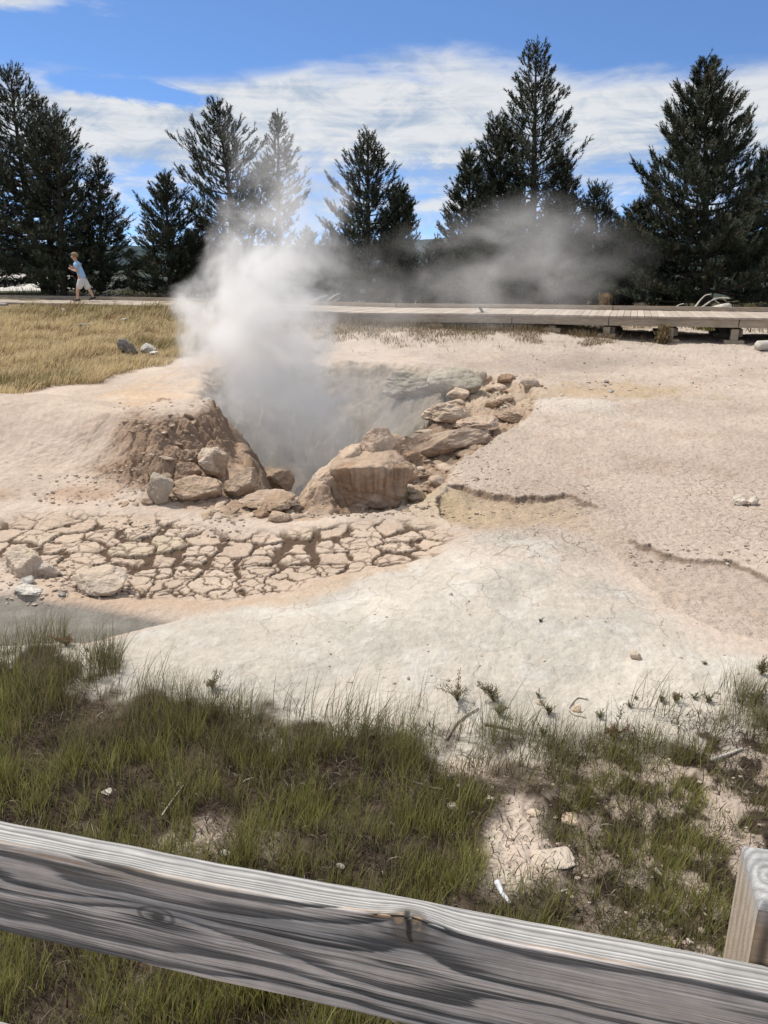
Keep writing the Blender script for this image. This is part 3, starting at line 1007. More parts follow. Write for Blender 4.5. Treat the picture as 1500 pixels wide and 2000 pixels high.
def make_rail(name, parent, top_z, seed, s0, s1, knots, knob, fine):
    w, h = 0.038, 0.149
    ns = int((s1 - s0) / fine)
    S = np.linspace(s0, s1, ns)
    # cross-section: start back bottom, up the back, over the top to the front, down the front, underside
    nb, nt, nf = 12, 64, 300 if fine < 0.002 else 60
    sec = []
    for q in np.linspace(0, 1, nb, endpoint=False):
        sec.append((w, -h + q * h * 0.985, 0, 0))
    for q in np.linspace(0, 1, nt, endpoint=False):
        sec.append((w * (1 - q), 0.0, 1, q))
    for q in np.linspace(0, 1, nf):
        sec.append((0.0, -h * q, 2, q))
    sec = np.array(sec)
    yo, zo, kind, q = sec.T
    SS, _ = np.meshgrid(S, q, indexing='ij')
    Y = np.tile(yo, (ns, 1))
    Zt = np.tile(zo, (ns, 1))
    K = np.tile(kind, (ns, 1))
    Q = np.tile(q, (ns, 1))
    C = np.zeros((ns, len(q), 3))
    # rounded arris at the top edges
    rr = 0.005
    top = K == 1
    de = np.minimum(Q, 1 - Q) * w
    Zt = Zt - np.where(top & (de < rr), rr - np.sqrt(np.clip(rr ** 2 - (rr - de) ** 2, 0, None)), 0) * 0.8
    front = K == 2
    df = Q * h
    Y = Y + np.where(front & (df < rr), (rr - np.sqrt(np.clip(rr ** 2 - (rr - df) ** 2, 0, None))) * 0.5, 0)
    # waves along the board
    wav = 0.0016 * noise2(SS * 5, SS * 0 + 1, seed) + 0.0008 * noise2(SS * 17, SS * 0 + 4, seed)
    Zt += np.where(K >= 1, wav, 0)
    # top ridges (edge grain)
    ph = Q * 7.3 + 0.45 * noise2(SS * 2.2, Q * 1.8, seed + 2) + 0.16 * noise2(SS * 12, Q * 5, seed + 3) + 0.35 * np.sin(Q * 9)
    for (sk, amt, wid) in knob:
        g = np.exp(-((SS - sk) / wid) ** 2)
        ph = ph + amt * g * (0.3 + Q)
    ridge = 0.5 + 0.5 * np.sin(2 * np.pi * ph)
    ridge = np.clip(ridge ** 0.7 * (0.80 + 0.35 * noise2(SS * 1.5, Q * 7.3, seed + 4)) + 0.06, 0, 1)
    Zt += np.where(top, (ridge - 1) * 0.0013, 0)
    # front grain
    ring, kd, phi = wood_face(SS, df, seed + 9, knots)
    jag = fbm2(SS * 4.5, df * 300, 3, seed + 12, 0.6) + 0.4 * noise2(SS * 9, df * 700, seed + 17)
    dark = sstep(0.36, 0.80, ring + jag * 0.30) * (0.84 + 0.14 * sstep(-0.3, 0.3, noise2(SS * 3, df * 22, seed + 13)))
    Y = Y + np.where(front, dark * 0.0007 + 0.0006 * fbm2(SS * 8, df * 70, 3, seed + 14), 0)
    light = np.array((0.49, 0.445, 0.41))
    warm = np.array((0.48, 0.40, 0.32))
    grey = np.array((0.29, 0.285, 0.28))
    blk = np.array((0.045, 0.046, 0.047))
    lo = noise2(SS * 2.1, df * 14, seed + 20)
    cl = light + (warm - light) * sstep(0.15, 0.6, lo)[..., None] * 0.55 + (grey - light) * sstep(0.0, 0.5, -lo)[..., None] * 0.8
    streak = np.clip(0.5 + 0.50 * fbm2(SS * 3.5, df * 340, 3, seed + 22, 0.7) + 0.42 * noise2(SS * 7, df * 780, seed + 23), 0, 1.15)
    cl = cl * (0.66 + 0.58 * streak[..., None])
    cf = cl * (1 - dark[..., None]) + (blk * 0.7 + 0.085 * streak[..., None]) * dark[..., None]
    # split and knot hearts
    kn = np.maximum(sstep(1.0, 0.5, kd + 0.3 * noise2(SS * 90, df * 120, seed + 25)), 0.7 * sstep(0.30, 0.12, np.abs(kd - 1.45)))
    cf = cf * (1 - 0.85 * kn[..., None]) + np.array((0.055, 0.055, 0.052)) * 0.85 * kn[..., None]
    crack = sstep(0.0009, 0.0003, np.abs(df - (0.066 + 0.030 * (SS - s0) / 2.0 + 0.004 * noise2(SS * 6, SS * 0, seed + 31)))) * sstep(-0.1, 0.2, noise2(SS * 3, SS * 0 + 9, seed + 33))
    cf = cf * (1 - 0.8 * crack[..., None])
    Y = Y + np.where(front, crack * 0.002, 0)
    # top colours
    ct = np.array((0.50, 0.485, 0.465)) * ridge[..., None] + np.array((0.15, 0.147, 0.143)) * (1 - ridge[..., None])
    ct = ct * (0.86 + 0.28 * (0.5 + 0.5 * fbm2(SS * 9, Q * 30, 3, seed + 40)))[..., None]
    worn = sstep(0.80, 0.99, Q) * sstep(0.12, 0.5, fbm2(SS * 5, Q * 3, 3, seed + 44))
    ct = ct * (1 - worn[..., None]) + np.array((0.47, 0.31, 0.19)) * worn[..., None]
    C = np.where(top[..., None], ct, np.where(front[..., None], cf, np.array((0.25, 0.235, 0.22))))
    wf = front & (df < 0.012)
    wornf = sstep(0.012, 0.004, df) * sstep(0.18, 0.5, fbm2(SS * 5, df * 60, 3, seed + 46)) * wf
    C = C * (1 - wornf[..., None]) + np.array((0.45, 0.29, 0.17)) * wornf[..., None]
    # knob on the front top edge where a branch knot swells the arris
    for (sk, amt, wid) in knob:
        dk = np.hypot((SS - sk) / wid, np.where(top, (1 - Q) * w, np.where(front, df, 9)) / 0.024)
        g = np.exp(-dk ** 2 * 1.1)
        Zt += np.where(top, g * 0.013, np.where(front & (df < 0.03), g * 0.013 * (1 - df / 0.03), 0))
        Y -= np.where(K >= 1, g * 0.004, 0)
        vv = np.where(top, -(1 - Q) * w, np.where(front, df, 9))
        uu = SS - sk + 0.0025 * noise2(SS * 60, vv * 90, seed + 49)
        core = sstep(1.0, 0.6, np.hypot(uu / 0.028, (vv - 0.006) / 0.030))
        split = sstep(0.0045, 0.0022, np.abs(uu - 0.20 * (vv - 0.006))) * sstep(1.0, 0.7, np.hypot(uu / 0.02, (vv - 0.006) / 0.022))
        cc = np.array((0.15, 0.135, 0.12)) * (0.7 + 0.6 * streak[..., None])
        chip = np.maximum(sstep(1.0, 0.6, np.hypot((uu + 0.011) / 0.006, (vv - 0.006) / 0.014)), sstep(1.0, 0.6, np.hypot((uu - 0.011) / 0.006, (vv - 0.004) / 0.010)))
        chip = chip * sstep(-0.25, 0.15, noise2(SS * 140, vv * 160, seed + 50))
        C = C * (1 - 0.8 * core[..., None]) + cc * 0.8 * core[..., None]
        C = C * (1 - 0.75 * chip[..., None]) + np.array((0.50, 0.33, 0.19)) * 0.75 * chip[..., None]
        C = C * (1 - 0.85 * split[..., None]) + np.array((0.02, 0.02, 0.02)) * 0.85 * split[..., None]
        halo = np.exp(-((dk - 1.05) / 0.22) ** 2) * (0.5 + 0.5 * streak)
        C = C * (1 - 0.45 * halo[..., None] * front[..., None])
        Zt -= split * 0.003
    P0 = RA - RNRM * w                       # front edge of the rail at s = 0
    X = P0[0] + RDIR[0] * SS + RNRM[0] * Y
    Yw = P0[1] + RDIR[1] * SS + RNRM[1] * Y
    V = np.stack([X, Yw, top_z + Zt], -1).reshape(-1, 3)
    m = len(q)
    i = np.arange(ns - 1)[:, None] * m
    j = np.arange(m)[None, :]
    k = (np.arange(m) + 1)[None, :] % m
    Qd = np.stack([i + j, i + m + j, i + m + k, i + k], -1).reshape(-1, 4)
    mb = MB()
    mb.add(V, Qd, [(0, a, a + 1) for a in range(1, m - 1)] + [((ns - 1) * m, (ns - 1) * m + a + 1, (ns - 1) * m + a) for a in range(1, m - 1)], C.reshape(-1, 3))
    return mb.build(name, M_rail, parent)


def make_railing():
    root = thing('wooden_railing', 'weathered grey timber railing with a post, crossing the bottom of the view', 'railing')
    zt = EYE - RAIL_D
    # s runs from the left edge of the photo (0) to the right edge (about 0.94)
    make_rail('rail', root, zt, 3, -0.9, 1.9,
              [(0.245, 0.066, 0.075, 0.020, 1.45), (0.275, 0.030, 0.05, 0.012, -0.5), (0.52, 0.093, 0.10, 0.022, -1.3), (0.565, 0.015, 0.06, 0.045, 0.8), (0.73, 0.140, 0.07, 0.022, 1.3), (-0.02, 0.045, 0.05, 0.02, 1.1), (0.06, 0.10, 0.13, 0.018, 0.8), (0.40, 0.115, 0.16, 0.02, 0.7), (0.85, 0.06, 0.14, 0.02, -0.8)],
              [(0.565, 1.3, 0.040)], 0.00135)
    make_rail('rail', root, zt - 0.375, 23, -0.9, 1.9, [(0.3, 0.05, 0.1, 0.02, 1.2)], [], 0.006)
    # post behind the rail
    w = 0.089
    fl = RA + RDIR * 0.926 + RNRM * 0.0015
    n = 40
    zp = zt + 0.078
    mb = MB()
    us = np.linspace(0, 1, 90)
    uu, vv = np.meshgrid(us, us, indexing='ij')
    cx, cy = 0.30, 0.42
    rr = np.hypot((uu - cx) * 1.0, (vv - cy)) + 0.03 * fbm2(uu * 4, vv * 4, 3, 8)
    ring = 0.5 + 0.5 * np.sin(rr * 2 * np.pi * 8.5)
    ed = np.minimum(np.minimum(uu, 1 - uu), np.minimum(vv, 1 - vv)) * w
    drop = np.where(ed < 0.012, 0.012 - np.sqrt(np.clip(0.012 ** 2 - (0.012 - ed) ** 2, 0, None)), 0)
    chk = sstep(0.012, 0.004, np.abs(vv - 0.36 - 0.05 * noise2(uu * 4, uu * 0, 6))) * sstep(0.1, 0.3, uu)
    zz = zp - drop + ring * 0.0006 - chk * 0.004
    col = np.array((0.40, 0.395, 0.385)) * ring[..., None] + np.array((0.26, 0.258, 0.252)) * (1 - ring[..., None])
    col = col * (0.95 + 0.12 * fbm2(uu * 20, vv * 20, 3, 17))[..., None] * (1 - 0.75 * chk[..., None])
    inset = 0.0
    X = fl[0] + RDIR[0] * uu * w + RNRM[0] * vv * w
    Y = fl[1] + RDIR[1] * uu * w + RNRM[1] * vv * w
    a = np.arange(89)[:, None] * 90
    b = np.arange(89)[None, :]
    Q = np.stack([a + b, a + 90 + b, a + 91 + b, a + b + 1], -1).reshape(-1, 4)
    mb.add(np.stack([X, Y, zz], -1).reshape(-1, 3), Q, None, col.reshape(-1, 3))
    # four sides
    per = [((0, 0), (1, 0)), ((1, 0), (1, 1)), ((1, 1), (0, 1)), ((0, 1), (0, 0))]
    zb = 0.0
    for fi, (p0, p1) in enumerate(per):
        ua = np.linspace(0, 1, 60)
        za = np.concatenate([np.linspace(0, 0.16, 60), np.linspace(0.17, zp - zb, 20)])
        A, B_ = np.meshgrid(ua, za, indexing='ij')
        U = p0[0] + (p1[0] - p0[0]) * A
        Vv = p0[1] + (p1[1] - p0[1]) * A
        # the arris is knocked off at the top
        st = 0.5 + 0.5 * np.sin(2 * np.pi * (A * 5.5 + 0.3 * noise2(A * 3, B_ * 2.5, fi + 60)))
        wth = sstep(0.03, 0.0, B_)
        if fi == 3:
            c = np.array((0.42, 0.345, 0.262)) * (0.72 + 0.3 * st[..., None])  # left face paler: the sun on that side is put into the colour
        else:
            c = np.array((0.40, 0.28, 0.18)) * st[..., None] + np.array((0.13, 0.095, 0.07)) * (1 - st[..., None])
        c = c * (0.85 + 0.3 * (0.5 + 0.5 * fbm2(A * 12, B_ * 40, 3, fi)))[..., None]
        c = c * (1 - 0.5 * wth[..., None]) + np.array((0.36, 0.36, 0.36)) * 0.5 * wth[..., None]
        X = fl[0] + RDIR[0] * U * w + RNRM[0] * Vv * w
        Y = fl[1] + RDIR[1] * U * w + RNRM[1] * Vv * w
        Z = zp - 0.012 - B_
        nv = len(za)
        a = np.arange(59)[:, None] * nv
        b = np.arange(nv - 1)[None, :]
        Q = np.stack([a + b, a + b + 1, a + nv + b + 1, a + nv + b], -1).reshape(-1, 4)
        mb.add(np.stack([X, Y, Z], -1).reshape(-1, 3), Q, None, c.reshape(-1, 3))
    mb.build('post', M_rail, root)


make_railing()

# ------------------------------------------------------------------ rocks
M_rock = simple_mat('mud_crusted_rock', (0.4, 0.3, 0.22), 0.95, 0.22, 9, 0.12, 0.03, 16, attr=True)
_ico = {}


def ico(n):
    if n not in _ico:
        bm = bmesh.new()
        bmesh.ops.create_icosphere(bm, subdivisions=n, radius=1)
        _ico[n] = (np.array([v.co[:] for v in bm.verts]), np.array([[v.index for v in f.verts] for f in bm.faces]))
        bm.free()
    return _ico[n]


def hull_planes(P):
    from itertools import combinations
    out = []
    for a, b, c in combinations(range(len(P)), 3):
        n = np.cross(P[b] - P[a], P[c] - P[a])
        L = np.linalg.norm(n)
        if L < 1e-6:
            continue
        n = n / L
        d = n @ P[a]
        if d < 0:
            n, d = -n, -d
        if d > 1e-3 and (P @ n <= d + 1e-6).all():
            out.append((*n, d))
    return np.array(out)


def make_rock(name, label, px, py, wpx, hpx, col, seed, cuts=9, deep=0.8, sink=0.18, rot=None, group=None, rough=0.10, col2=None, lean=0.0, sub=5, flute=0.0, cat='rock', dist=None, lift=0.0, hull=None):
    rng = np.random.default_rng(seed)
    x, y, z = T(px, py)
    if dist is not None:
        q = D(px, py, dist)
        x, y, z = q[0], q[1], q[2]
    dpt = y * CP + (EYE - z) * SP
    w, h = wpx / 1500 * dpt, hpx / 1500 * dpt / 0.95
    V, F = ico(sub)
    if hull is not None:
        pl = hull_planes(np.asarray(hull, float))
    else:
        n_ = rng.normal(size=(cuts + 3, 3))
        n_ /= np.linalg.norm(n_, axis=1)[:, None]
        pl = np.c_[n_, rng.uniform(0.52, 0.84, cuts + 3)]
    q = np.clip((V @ pl[:, :3].T) / pl[:, 3][None, :], 1e-6, None)
    edge = 30.0
    rad_ = ((q ** edge).sum(1) + (1.0 if hull is None else 0.0)) ** (-1 / edge)
    P = V * rad_[:, None]
    P = P * (1 + rough * fbm3(V * 1.7 + seed, 3, seed, 0.5)[:, None] + rough * 0.45 * fbm3(P * 5 + seed, 4, seed + 5, 0.62)[:, None] - rough * 0.5 * np.abs(fbm3(P * 3.1 + seed, 3, seed + 15, 0.6))[:, None])
    if flute:
        a = np.arctan2(V[:, 1], V[:, 0])
        fl = noise2(a * 9, V[:, 2] * 0.5 + 3, seed) * sstep(0.75, 0.2, np.abs(V[:, 2]))
        P[:, :2] *= (1 + flute * fl)[:, None]
    lo, hi = P.min(0), P.max(0)
    P = (P - (lo + hi) / 2) / ((hi - lo) / 2)
    P *= np.array((w / 2, w / 2 * deep, h / 2))
    P[:, 0] += lean * P[:, 2]
    r = rng.uniform(-0.25, 0.25) if rot is None else rot
    cr, sr = math.cos(r), math.sin(r)
    P = np.c_[P[:, 0] * cr - P[:, 1] * sr, P[:, 0] * sr + P[:, 1] * cr, P[:, 2]]
    c = np.asarray(col, float)[None, :] * (1 + 0.16 * fbm3(V * 3 + seed, 3, seed + 9)[:, None])
    if col2 is not None:
        k = sstep(-0.15, 0.35, fbm3(V * 1.3 + seed * 3, 3, seed + 12) + 0.55 * V[:, 2])[:, None]
        c = c * (1 - k) + np.asarray(col2)[None, :] * k
    if flute:
        k = (sstep(0.2, -0.4, fl) * 0.45)[:, None]
        c = c * (1 - k) + np.array((0.17, 0.11, 0.075)) * k
    me = build_mesh(name, P, None, F, True, np.clip(c, 0.02, 0.8))
    o = link(name, me, M_rock, loc=(x, y + w / 2 * deep * 0.7, z + h / 2 - sink * h + lift))
    tag(o, label, cat, group)
    return o


TAN, PALE, GREY, BRN, WHT = (0.43, 0.32, 0.23), (0.49, 0.385, 0.29), (0.29, 0.255, 0.21), (0.29, 0.20, 0.135), (0.53, 0.43, 0.33)
ROCKS = [
    # px, py(bottom), w, h, colour, seed, dict, name, label
    (312, 990, 56, 66, (0.38, 0.315, 0.245), 1, dict(cuts=7, col2=(0.42, 0.36, 0.29), sink=0.06), 'boulder', 'grey upright boulder standing alone at the left foot of the eroded brown bank'),
    (383, 985, 96, 50, (0.33, 0.24, 0.165), 2, dict(cuts=5, sink=0.05, col2=TAN), 'boulder', 'broad rounded brown boulder under the overhang, right of the grey upright boulder'),
    (412, 932, 66, 60, (0.37, 0.27, 0.19), 3, dict(cuts=9, col2=(0.52, 0.42, 0.33), sink=0.1, dist=7.1), 'boulder', 'angular block with a pale top jutting from the brown bank above the rounded boulder'),
    (365, 935, 52, 36, (0.32, 0.225, 0.155), 33, dict(cuts=6, sink=0.2, dist=7.0), 'boulder', 'small brown knob stuck in the bank just above the rounded boulder'),
    (425, 982, 46, 80, (0.27, 0.20, 0.15), 34, dict(cuts=6, sink=0.1, dist=7.25), 'boulder', 'dark streaked rock pillar closing the right end of the brown overhang'),
    (470, 975, 76, 62, (0.37, 0.28, 0.205), 35, dict(cuts=8, sink=0.1, deep=0.9), 'boulder', 'grey brown slab slumped between the bank and the steaming hole'),
    (538, 972, 74, 44, (0.40, 0.29, 0.21), 4, dict(cuts=9, col2=TAN, sink=0.05), 'boulder', 'brown squared block at the front lip of the steaming hole'),
    (520, 1003, 122, 36, (0.37, 0.265, 0.185), 5, dict(cuts=6, col2=(0.48, 0.37, 0.28), sink=0.1, flute=0.06), 'boulder', 'low crusty slab in front of the squared block on the crater lip'),
    (545, 1020, 46, 22, TAN, 6, dict(cuts=5), 'boulder', 'small rounded hump of mud between crater lip and cracked mud'),
    (508, 1012, 34, 16, BRN, 36, dict(cuts=5), 'boulder', 'small dark mud lump below the low crusty slab'),
    (645, 1000, 140, 122, (0.44, 0.33, 0.24), 12, dict(dist=6.75, sink=0.04, deep=0.7, rot=0.1, rough=0.12, col2=(0.50, 0.385, 0.29), hull=[(-1, -.8, -1), (.9, -.8, -1), (-.9, .8, -1), (1, .8, -1), (.62, -.3, .92), (1, .5, 1), (.6, .5, .95), (-.45, -.4, -.05), (-.35, .5, .1), (.95, -.5, .3)]), 'boulder', 'large pale slab rising to the right from the crater front'),
    (728, 998, 168, 104, (0.34, 0.235, 0.16), 8, dict(flute=0.07, sink=0.04, rot=0.0, rough=0.08, deep=0.75, col2=(0.44, 0.33, 0.245), hull=[(-1, -.7, .45), (-.8, .6, .7), (.6, .6, .8), (1, -.3, .3), (.2, -.95, .6), (-.6, -.5, -1), (.6, -.6, -1), (.5, .6, -1), (-.5, .6, -1), (.95, .2, -.3)]), 'boulder', 'big brown boulder with vertical drip streaks down its shaded front'),
    (785, 945, 66, 42, (0.38, 0.275, 0.195), 9, dict(cuts=7, col2=TAN), 'boulder', 'brown ledge rock attached to the right of the drip streaked boulder'),
    (738, 900, 70, 60, (0.46, 0.35, 0.265), 10, dict(sink=0.0, dist=6.95, rough=0.06, rot=0.0, hull=[(-1, -.2, -.6), (-.9, 0, .3), (-.3, -.2, 1), (.5, 0, .95), (1, -.2, .2), (.8, -.4, -.8), (-.3, -.9, -.3), (-.1, .8, -.6), (.7, .7, .3), (-.6, -.6, -.9), (.35, -.9, -.9), (0, -.75, .25)]), 'boulder', 'faceted boulder perched on top of the drip streaked boulder'),
    (772, 878, 40, 34, TAN, 11, dict(cuts=9, dist=7.9), 'boulder', 'smaller tan rock tucked behind the perched faceted boulder'),
    (832, 886, 62, 40, (0.40, 0.29, 0.21), 37, dict(cuts=10, lean=0.5), 'boulder', 'leaning flat rock with a dark hollow face in the middle of the rubble'),
    (806, 905, 46, 26, BRN, 13, dict(cuts=8), 'boulder', 'small brown rock left of the leaning flat rock'),
    (885, 890, 170, 58, (0.385, 0.285, 0.205), 14, dict(cuts=6, lean=0.7, deep=0.45, rot=0.25, col2=(0.44, 0.335, 0.25)), 'boulder', 'long sloping crusty slab beside the edge of the smooth crust'),
    (868, 826, 92, 44, (0.46, 0.36, 0.275), 15, dict(cuts=7, col2=PALE), 'boulder', 'pale lumpy rock at the top of the rubble slope'),
    (935, 840, 92, 26, (0.44, 0.335, 0.25), 16, dict(cuts=7, lean=0.6), 'boulder', 'thin tan slab lying between pale lumpy rock and smooth crust'),
    (965, 797, 36, 16, BRN, 17, dict(cuts=9), 'boulder', 'small dark wedge of rock lying on the upper shelf'),
    (1000, 826, 66, 26, (0.36, 0.265, 0.19), 18, dict(cuts=8), 'boulder', 'brown broken slab at the far tip of the smooth crust'),
    (890, 768, 110, 54, (0.39, 0.345, 0.275), 19, dict(cuts=2, rough=0.05, deep=0.7), 'boulder', 'large smooth grey green bulge on the far crater rim'),
    (810, 780, 130, 60, (0.37, 0.325, 0.26), 38, dict(cuts=3, rough=0.08, deep=0.7), 'boulder', 'second grey bulge half hidden by steam on the far rim'),
    (936, 750, 34, 30, (0.47, 0.385, 0.31), 20, dict(cuts=4, rough=0.05), 'boulder', 'rounded pinkish boulder touching the grey green bulge'),
    (955, 746, 16, 14, TAN, 21, dict(cuts=7), 'rock', 'tiny rock wedged right of the rounded pinkish boulder'),
    (992, 752, 40, 24, BRN, 22, dict(cuts=8), 'boulder', 'brown broken rock between the two rounded far boulders'),
    (972, 764, 40, 14, PALE, 39, dict(cuts=6), 'rock', 'low pale rock in front of the far brown broken rock'),
    (1035, 758, 38, 24, (0.46, 0.375, 0.30), 23, dict(cuts=5, rough=0.05), 'boulder', 'rounded tan boulder at the right end of the far rim rocks'),
    (895, 782, 46, 24, PALE, 24, dict(cuts=6), 'boulder', 'pale rounded rock on the shelf below the grey green bulge'),
    (36, 1126, 78, 60, (0.47, 0.39, 0.31), 25, dict(cuts=11, col2=WHT, rough=0.10), 'boulder', 'angular whitish boulder at the left edge beside the grey puddle'),
    (190, 1166, 104, 46, (0.52, 0.43, 0.34), 26, dict(cuts=8, col2=WHT, deep=0.9, rough=0.07, sink=0.1), 'boulder', 'broad pale flat boulder on the puddle bank below the mud plates'),
    (92, 1130, 46, 32, (0.53, 0.45, 0.37), 27, dict(cuts=9), 'boulder', 'pale broken rock right of the angular whitish boulder'),
    (52, 1142, 26, 18, (0.52, 0.49, 0.44), 28, dict(cuts=3, rough=0.04), 'rock', 'small round pale cobble below the angular whitish boulder'),
    (52, 1170, 64, 24, (0.55, 0.51, 0.45), 29, dict(cuts=7), 'boulder', 'flat whitish rock at the upper edge of the grey puddle'),
    (120, 1167, 16, 9, (0.30, 0.28, 0.25), 30, dict(cuts=8), 'rock', 'tiny dark stone between the two flat pale rocks'),
    (74, 1126, 14, 10, TAN, 40, dict(cuts=8), 'rock', 'tiny tan stone between the whitish boulder and the broken rock'),
    (1242, 1289, 22, 19, (0.56, 0.46, 0.345), 31, dict(cuts=9, rough=0.05), 'stone', 'single tan stone lying on the open white crust'),
    (1448, 986, 30, 22, (0.60, 0.53, 0.43), 32, dict(cuts=8), 'rock', 'left half of the split pale rock on the right flat'),
    (1472, 987, 26, 20, (0.60, 0.53, 0.43), 42, dict(cuts=8), 'rock', 'right half of the split pale rock on the right flat'),
    (1127, 1392, 17, 15, (0.56, 0.43, 0.31), 43, dict(cuts=6, rough=0.05), 'stone', 'small tan stone inside the curled twig at the weedy edge'),
    (1055, 1378, 16, 12, (0.58, 0.48, 0.38), 44, dict(cuts=8), 'stone', 'small pale stone behind the dark weeds right of centre'),
    (1115, 1612, 54, 20, (0.57, 0.44, 0.33), 45, dict(cuts=7, sink=0.45, rough=0.06), 'stone', 'flat tan stone at the top of the bare white patch'),
    (1085, 1695, 84, 18, (0.54, 0.46, 0.37), 46, dict(cuts=6, sink=0.6, rough=0.08), 'stone', 'largest flat tan stone sunk in the bare white patch'),
    (1045, 1596, 32, 14, (0.57, 0.46, 0.36), 47, dict(cuts=7, sink=0.4), 'stone', 'small flat stone left of the top tan stone in the bare patch'),
    (885, 1585, 22, 12, (0.55, 0.49, 0.42), 48, dict(cuts=8, sink=0.2), 'stone', 'pale chunk in the grass left of the bare white patch'),
    (958, 1568, 16, 13, (0.55, 0.47, 0.38), 49, dict(cuts=6), 'stone', 'small round pebble at the upper left of the bare patch'),
    (440, 1675, 20, 12, (0.56, 0.51, 0.45), 50, dict(cuts=8), 'stone', 'white lump in the litter just above the railing left of centre'),
    (350, 1540, 10, 8, (0.56, 0.51, 0.45), 51, dict(cuts=8), 'stone', 'small white chip in the left grass between two tufts'),
    (665, 1702, 18, 9, (0.56, 0.52, 0.46), 52, dict(cuts=8), 'stone', 'white chip between grass tufts above the middle of the railing'),
    (1348, 1850, 15, 10, (0.56, 0.50, 0.43), 53, dict(cuts=8), 'stone', 'white pebble in the grass left of the railing post'),
    (205, 1552, 26, 9, (0.54, 0.49, 0.42), 54, dict(cuts=7, sink=0.4), 'stone', 'flat pale stone among dark litter in the left grass'),
    (288, 688, 32, 20, (0.50, 0.47, 0.42), 55, dict(cuts=9), 'rock', 'pale grey rock in the dry meadow beside the grey stump'),
    (302, 693, 24, 8, (0.60, 0.57, 0.52), 56, dict(cuts=7), 'rock', 'flat white rock in the meadow in front of the pale grey rock'),
    (124, 611, 8, 10, (0.60, 0.57, 0.52), 57, dict(cuts=6), 'rock', 'white stone in the meadow grass below the walking person'),
    (617, 690, 22, 11, (0.55, 0.50, 0.44), 58, dict(cuts=7), 'rock', 'small pale rock behind the steam column on the far rim'),
    (1185, 748, 10, 6, (0.25, 0.22, 0.2), 59, dict(cuts=7), 'rock', 'tiny dark stone on the pale pan at the right rear'),
    (1195, 767, 12, 6, (0.35, 0.33, 0.31), 60, dict(cuts=7), 'rock', 'tiny grey stone on the pale pan beside the orange stain'),
    (1352, 748, 9, 5, (0.60, 0.54, 0.46), 61, dict(cuts=7), 'rock', 'lone pale pebble on the right flat below the boardwalk'),
]
for (px, py, w_, h_, c_, sd_, kw_, nm_, lb_) in ROCKS:
    make_rock(nm_, lb_, px, py, w_, h_, c_, sd_, sub=6 if w_ > 60 else 5 if w_ > 24 else 4, **kw_)


def make_pebbles():
    """loose crumbs of crust, too many to count"""
    rng = np.random.default_rng(77)
    mb = MB()
    V, F = ico(1)
    zones = [(200, 1010, 480, 1040, 160), (0, 1085, 260, 1170, 260), (560, 985, 900, 1010, 130), (780, 760, 1000, 940, 420), (950, 735, 1060, 800, 120), (60, 940, 300, 990, 160), (230, 800, 470, 970, 240), (1000, 650, 1500, 760, 260), (1230, 1060, 1500, 1110, 90), (900, 930, 1160, 1010, 130), (880, 1500, 1150, 1760, 170), (1150, 1450, 1500, 1850, 200), (560, 1180, 1500, 1370, 90)]
    for (x0, y0, x1, y1, n) in zones:
        for _ in range(n):
            gx, gy = G(rng.uniform(x0, x1), rng.uniform(y0, y1))
            z = None
            mb.V.append((gx, gy))
    pts = np.array(mb.V)
    mb.V = []
    zz = terrain(pts[:, 0], pts[:, 1])
    dp = sdist(pts[:, 0], pts[:, 1], PIT)
    for (x, y), z, d in zip(pts, zz, dp):
        if d > 0.1:
            continue
        s = 0.002 + (0.009 * rng.random() ** 3 if y < 4.6 else 0.003 + 0.016 * rng.random() ** 3) + 0.0004 * y
        P = V * (1 + 0.25 * rng.normal(size=(len(V), 1))) * s * np.array((1, rng.uniform(0.6, 1), rng.uniform(0.4, 0.8)))
        b = rng.uniform(0.75, 1.1)
        mb.add(P + (x, y, z + s * 0.25), None, F, np.array((0.50, 0.405, 0.32)) * b)
    o = mb.build('pebbles', M_rock, None, False)
    tag(o, kind='stuff')


make_pebbles()


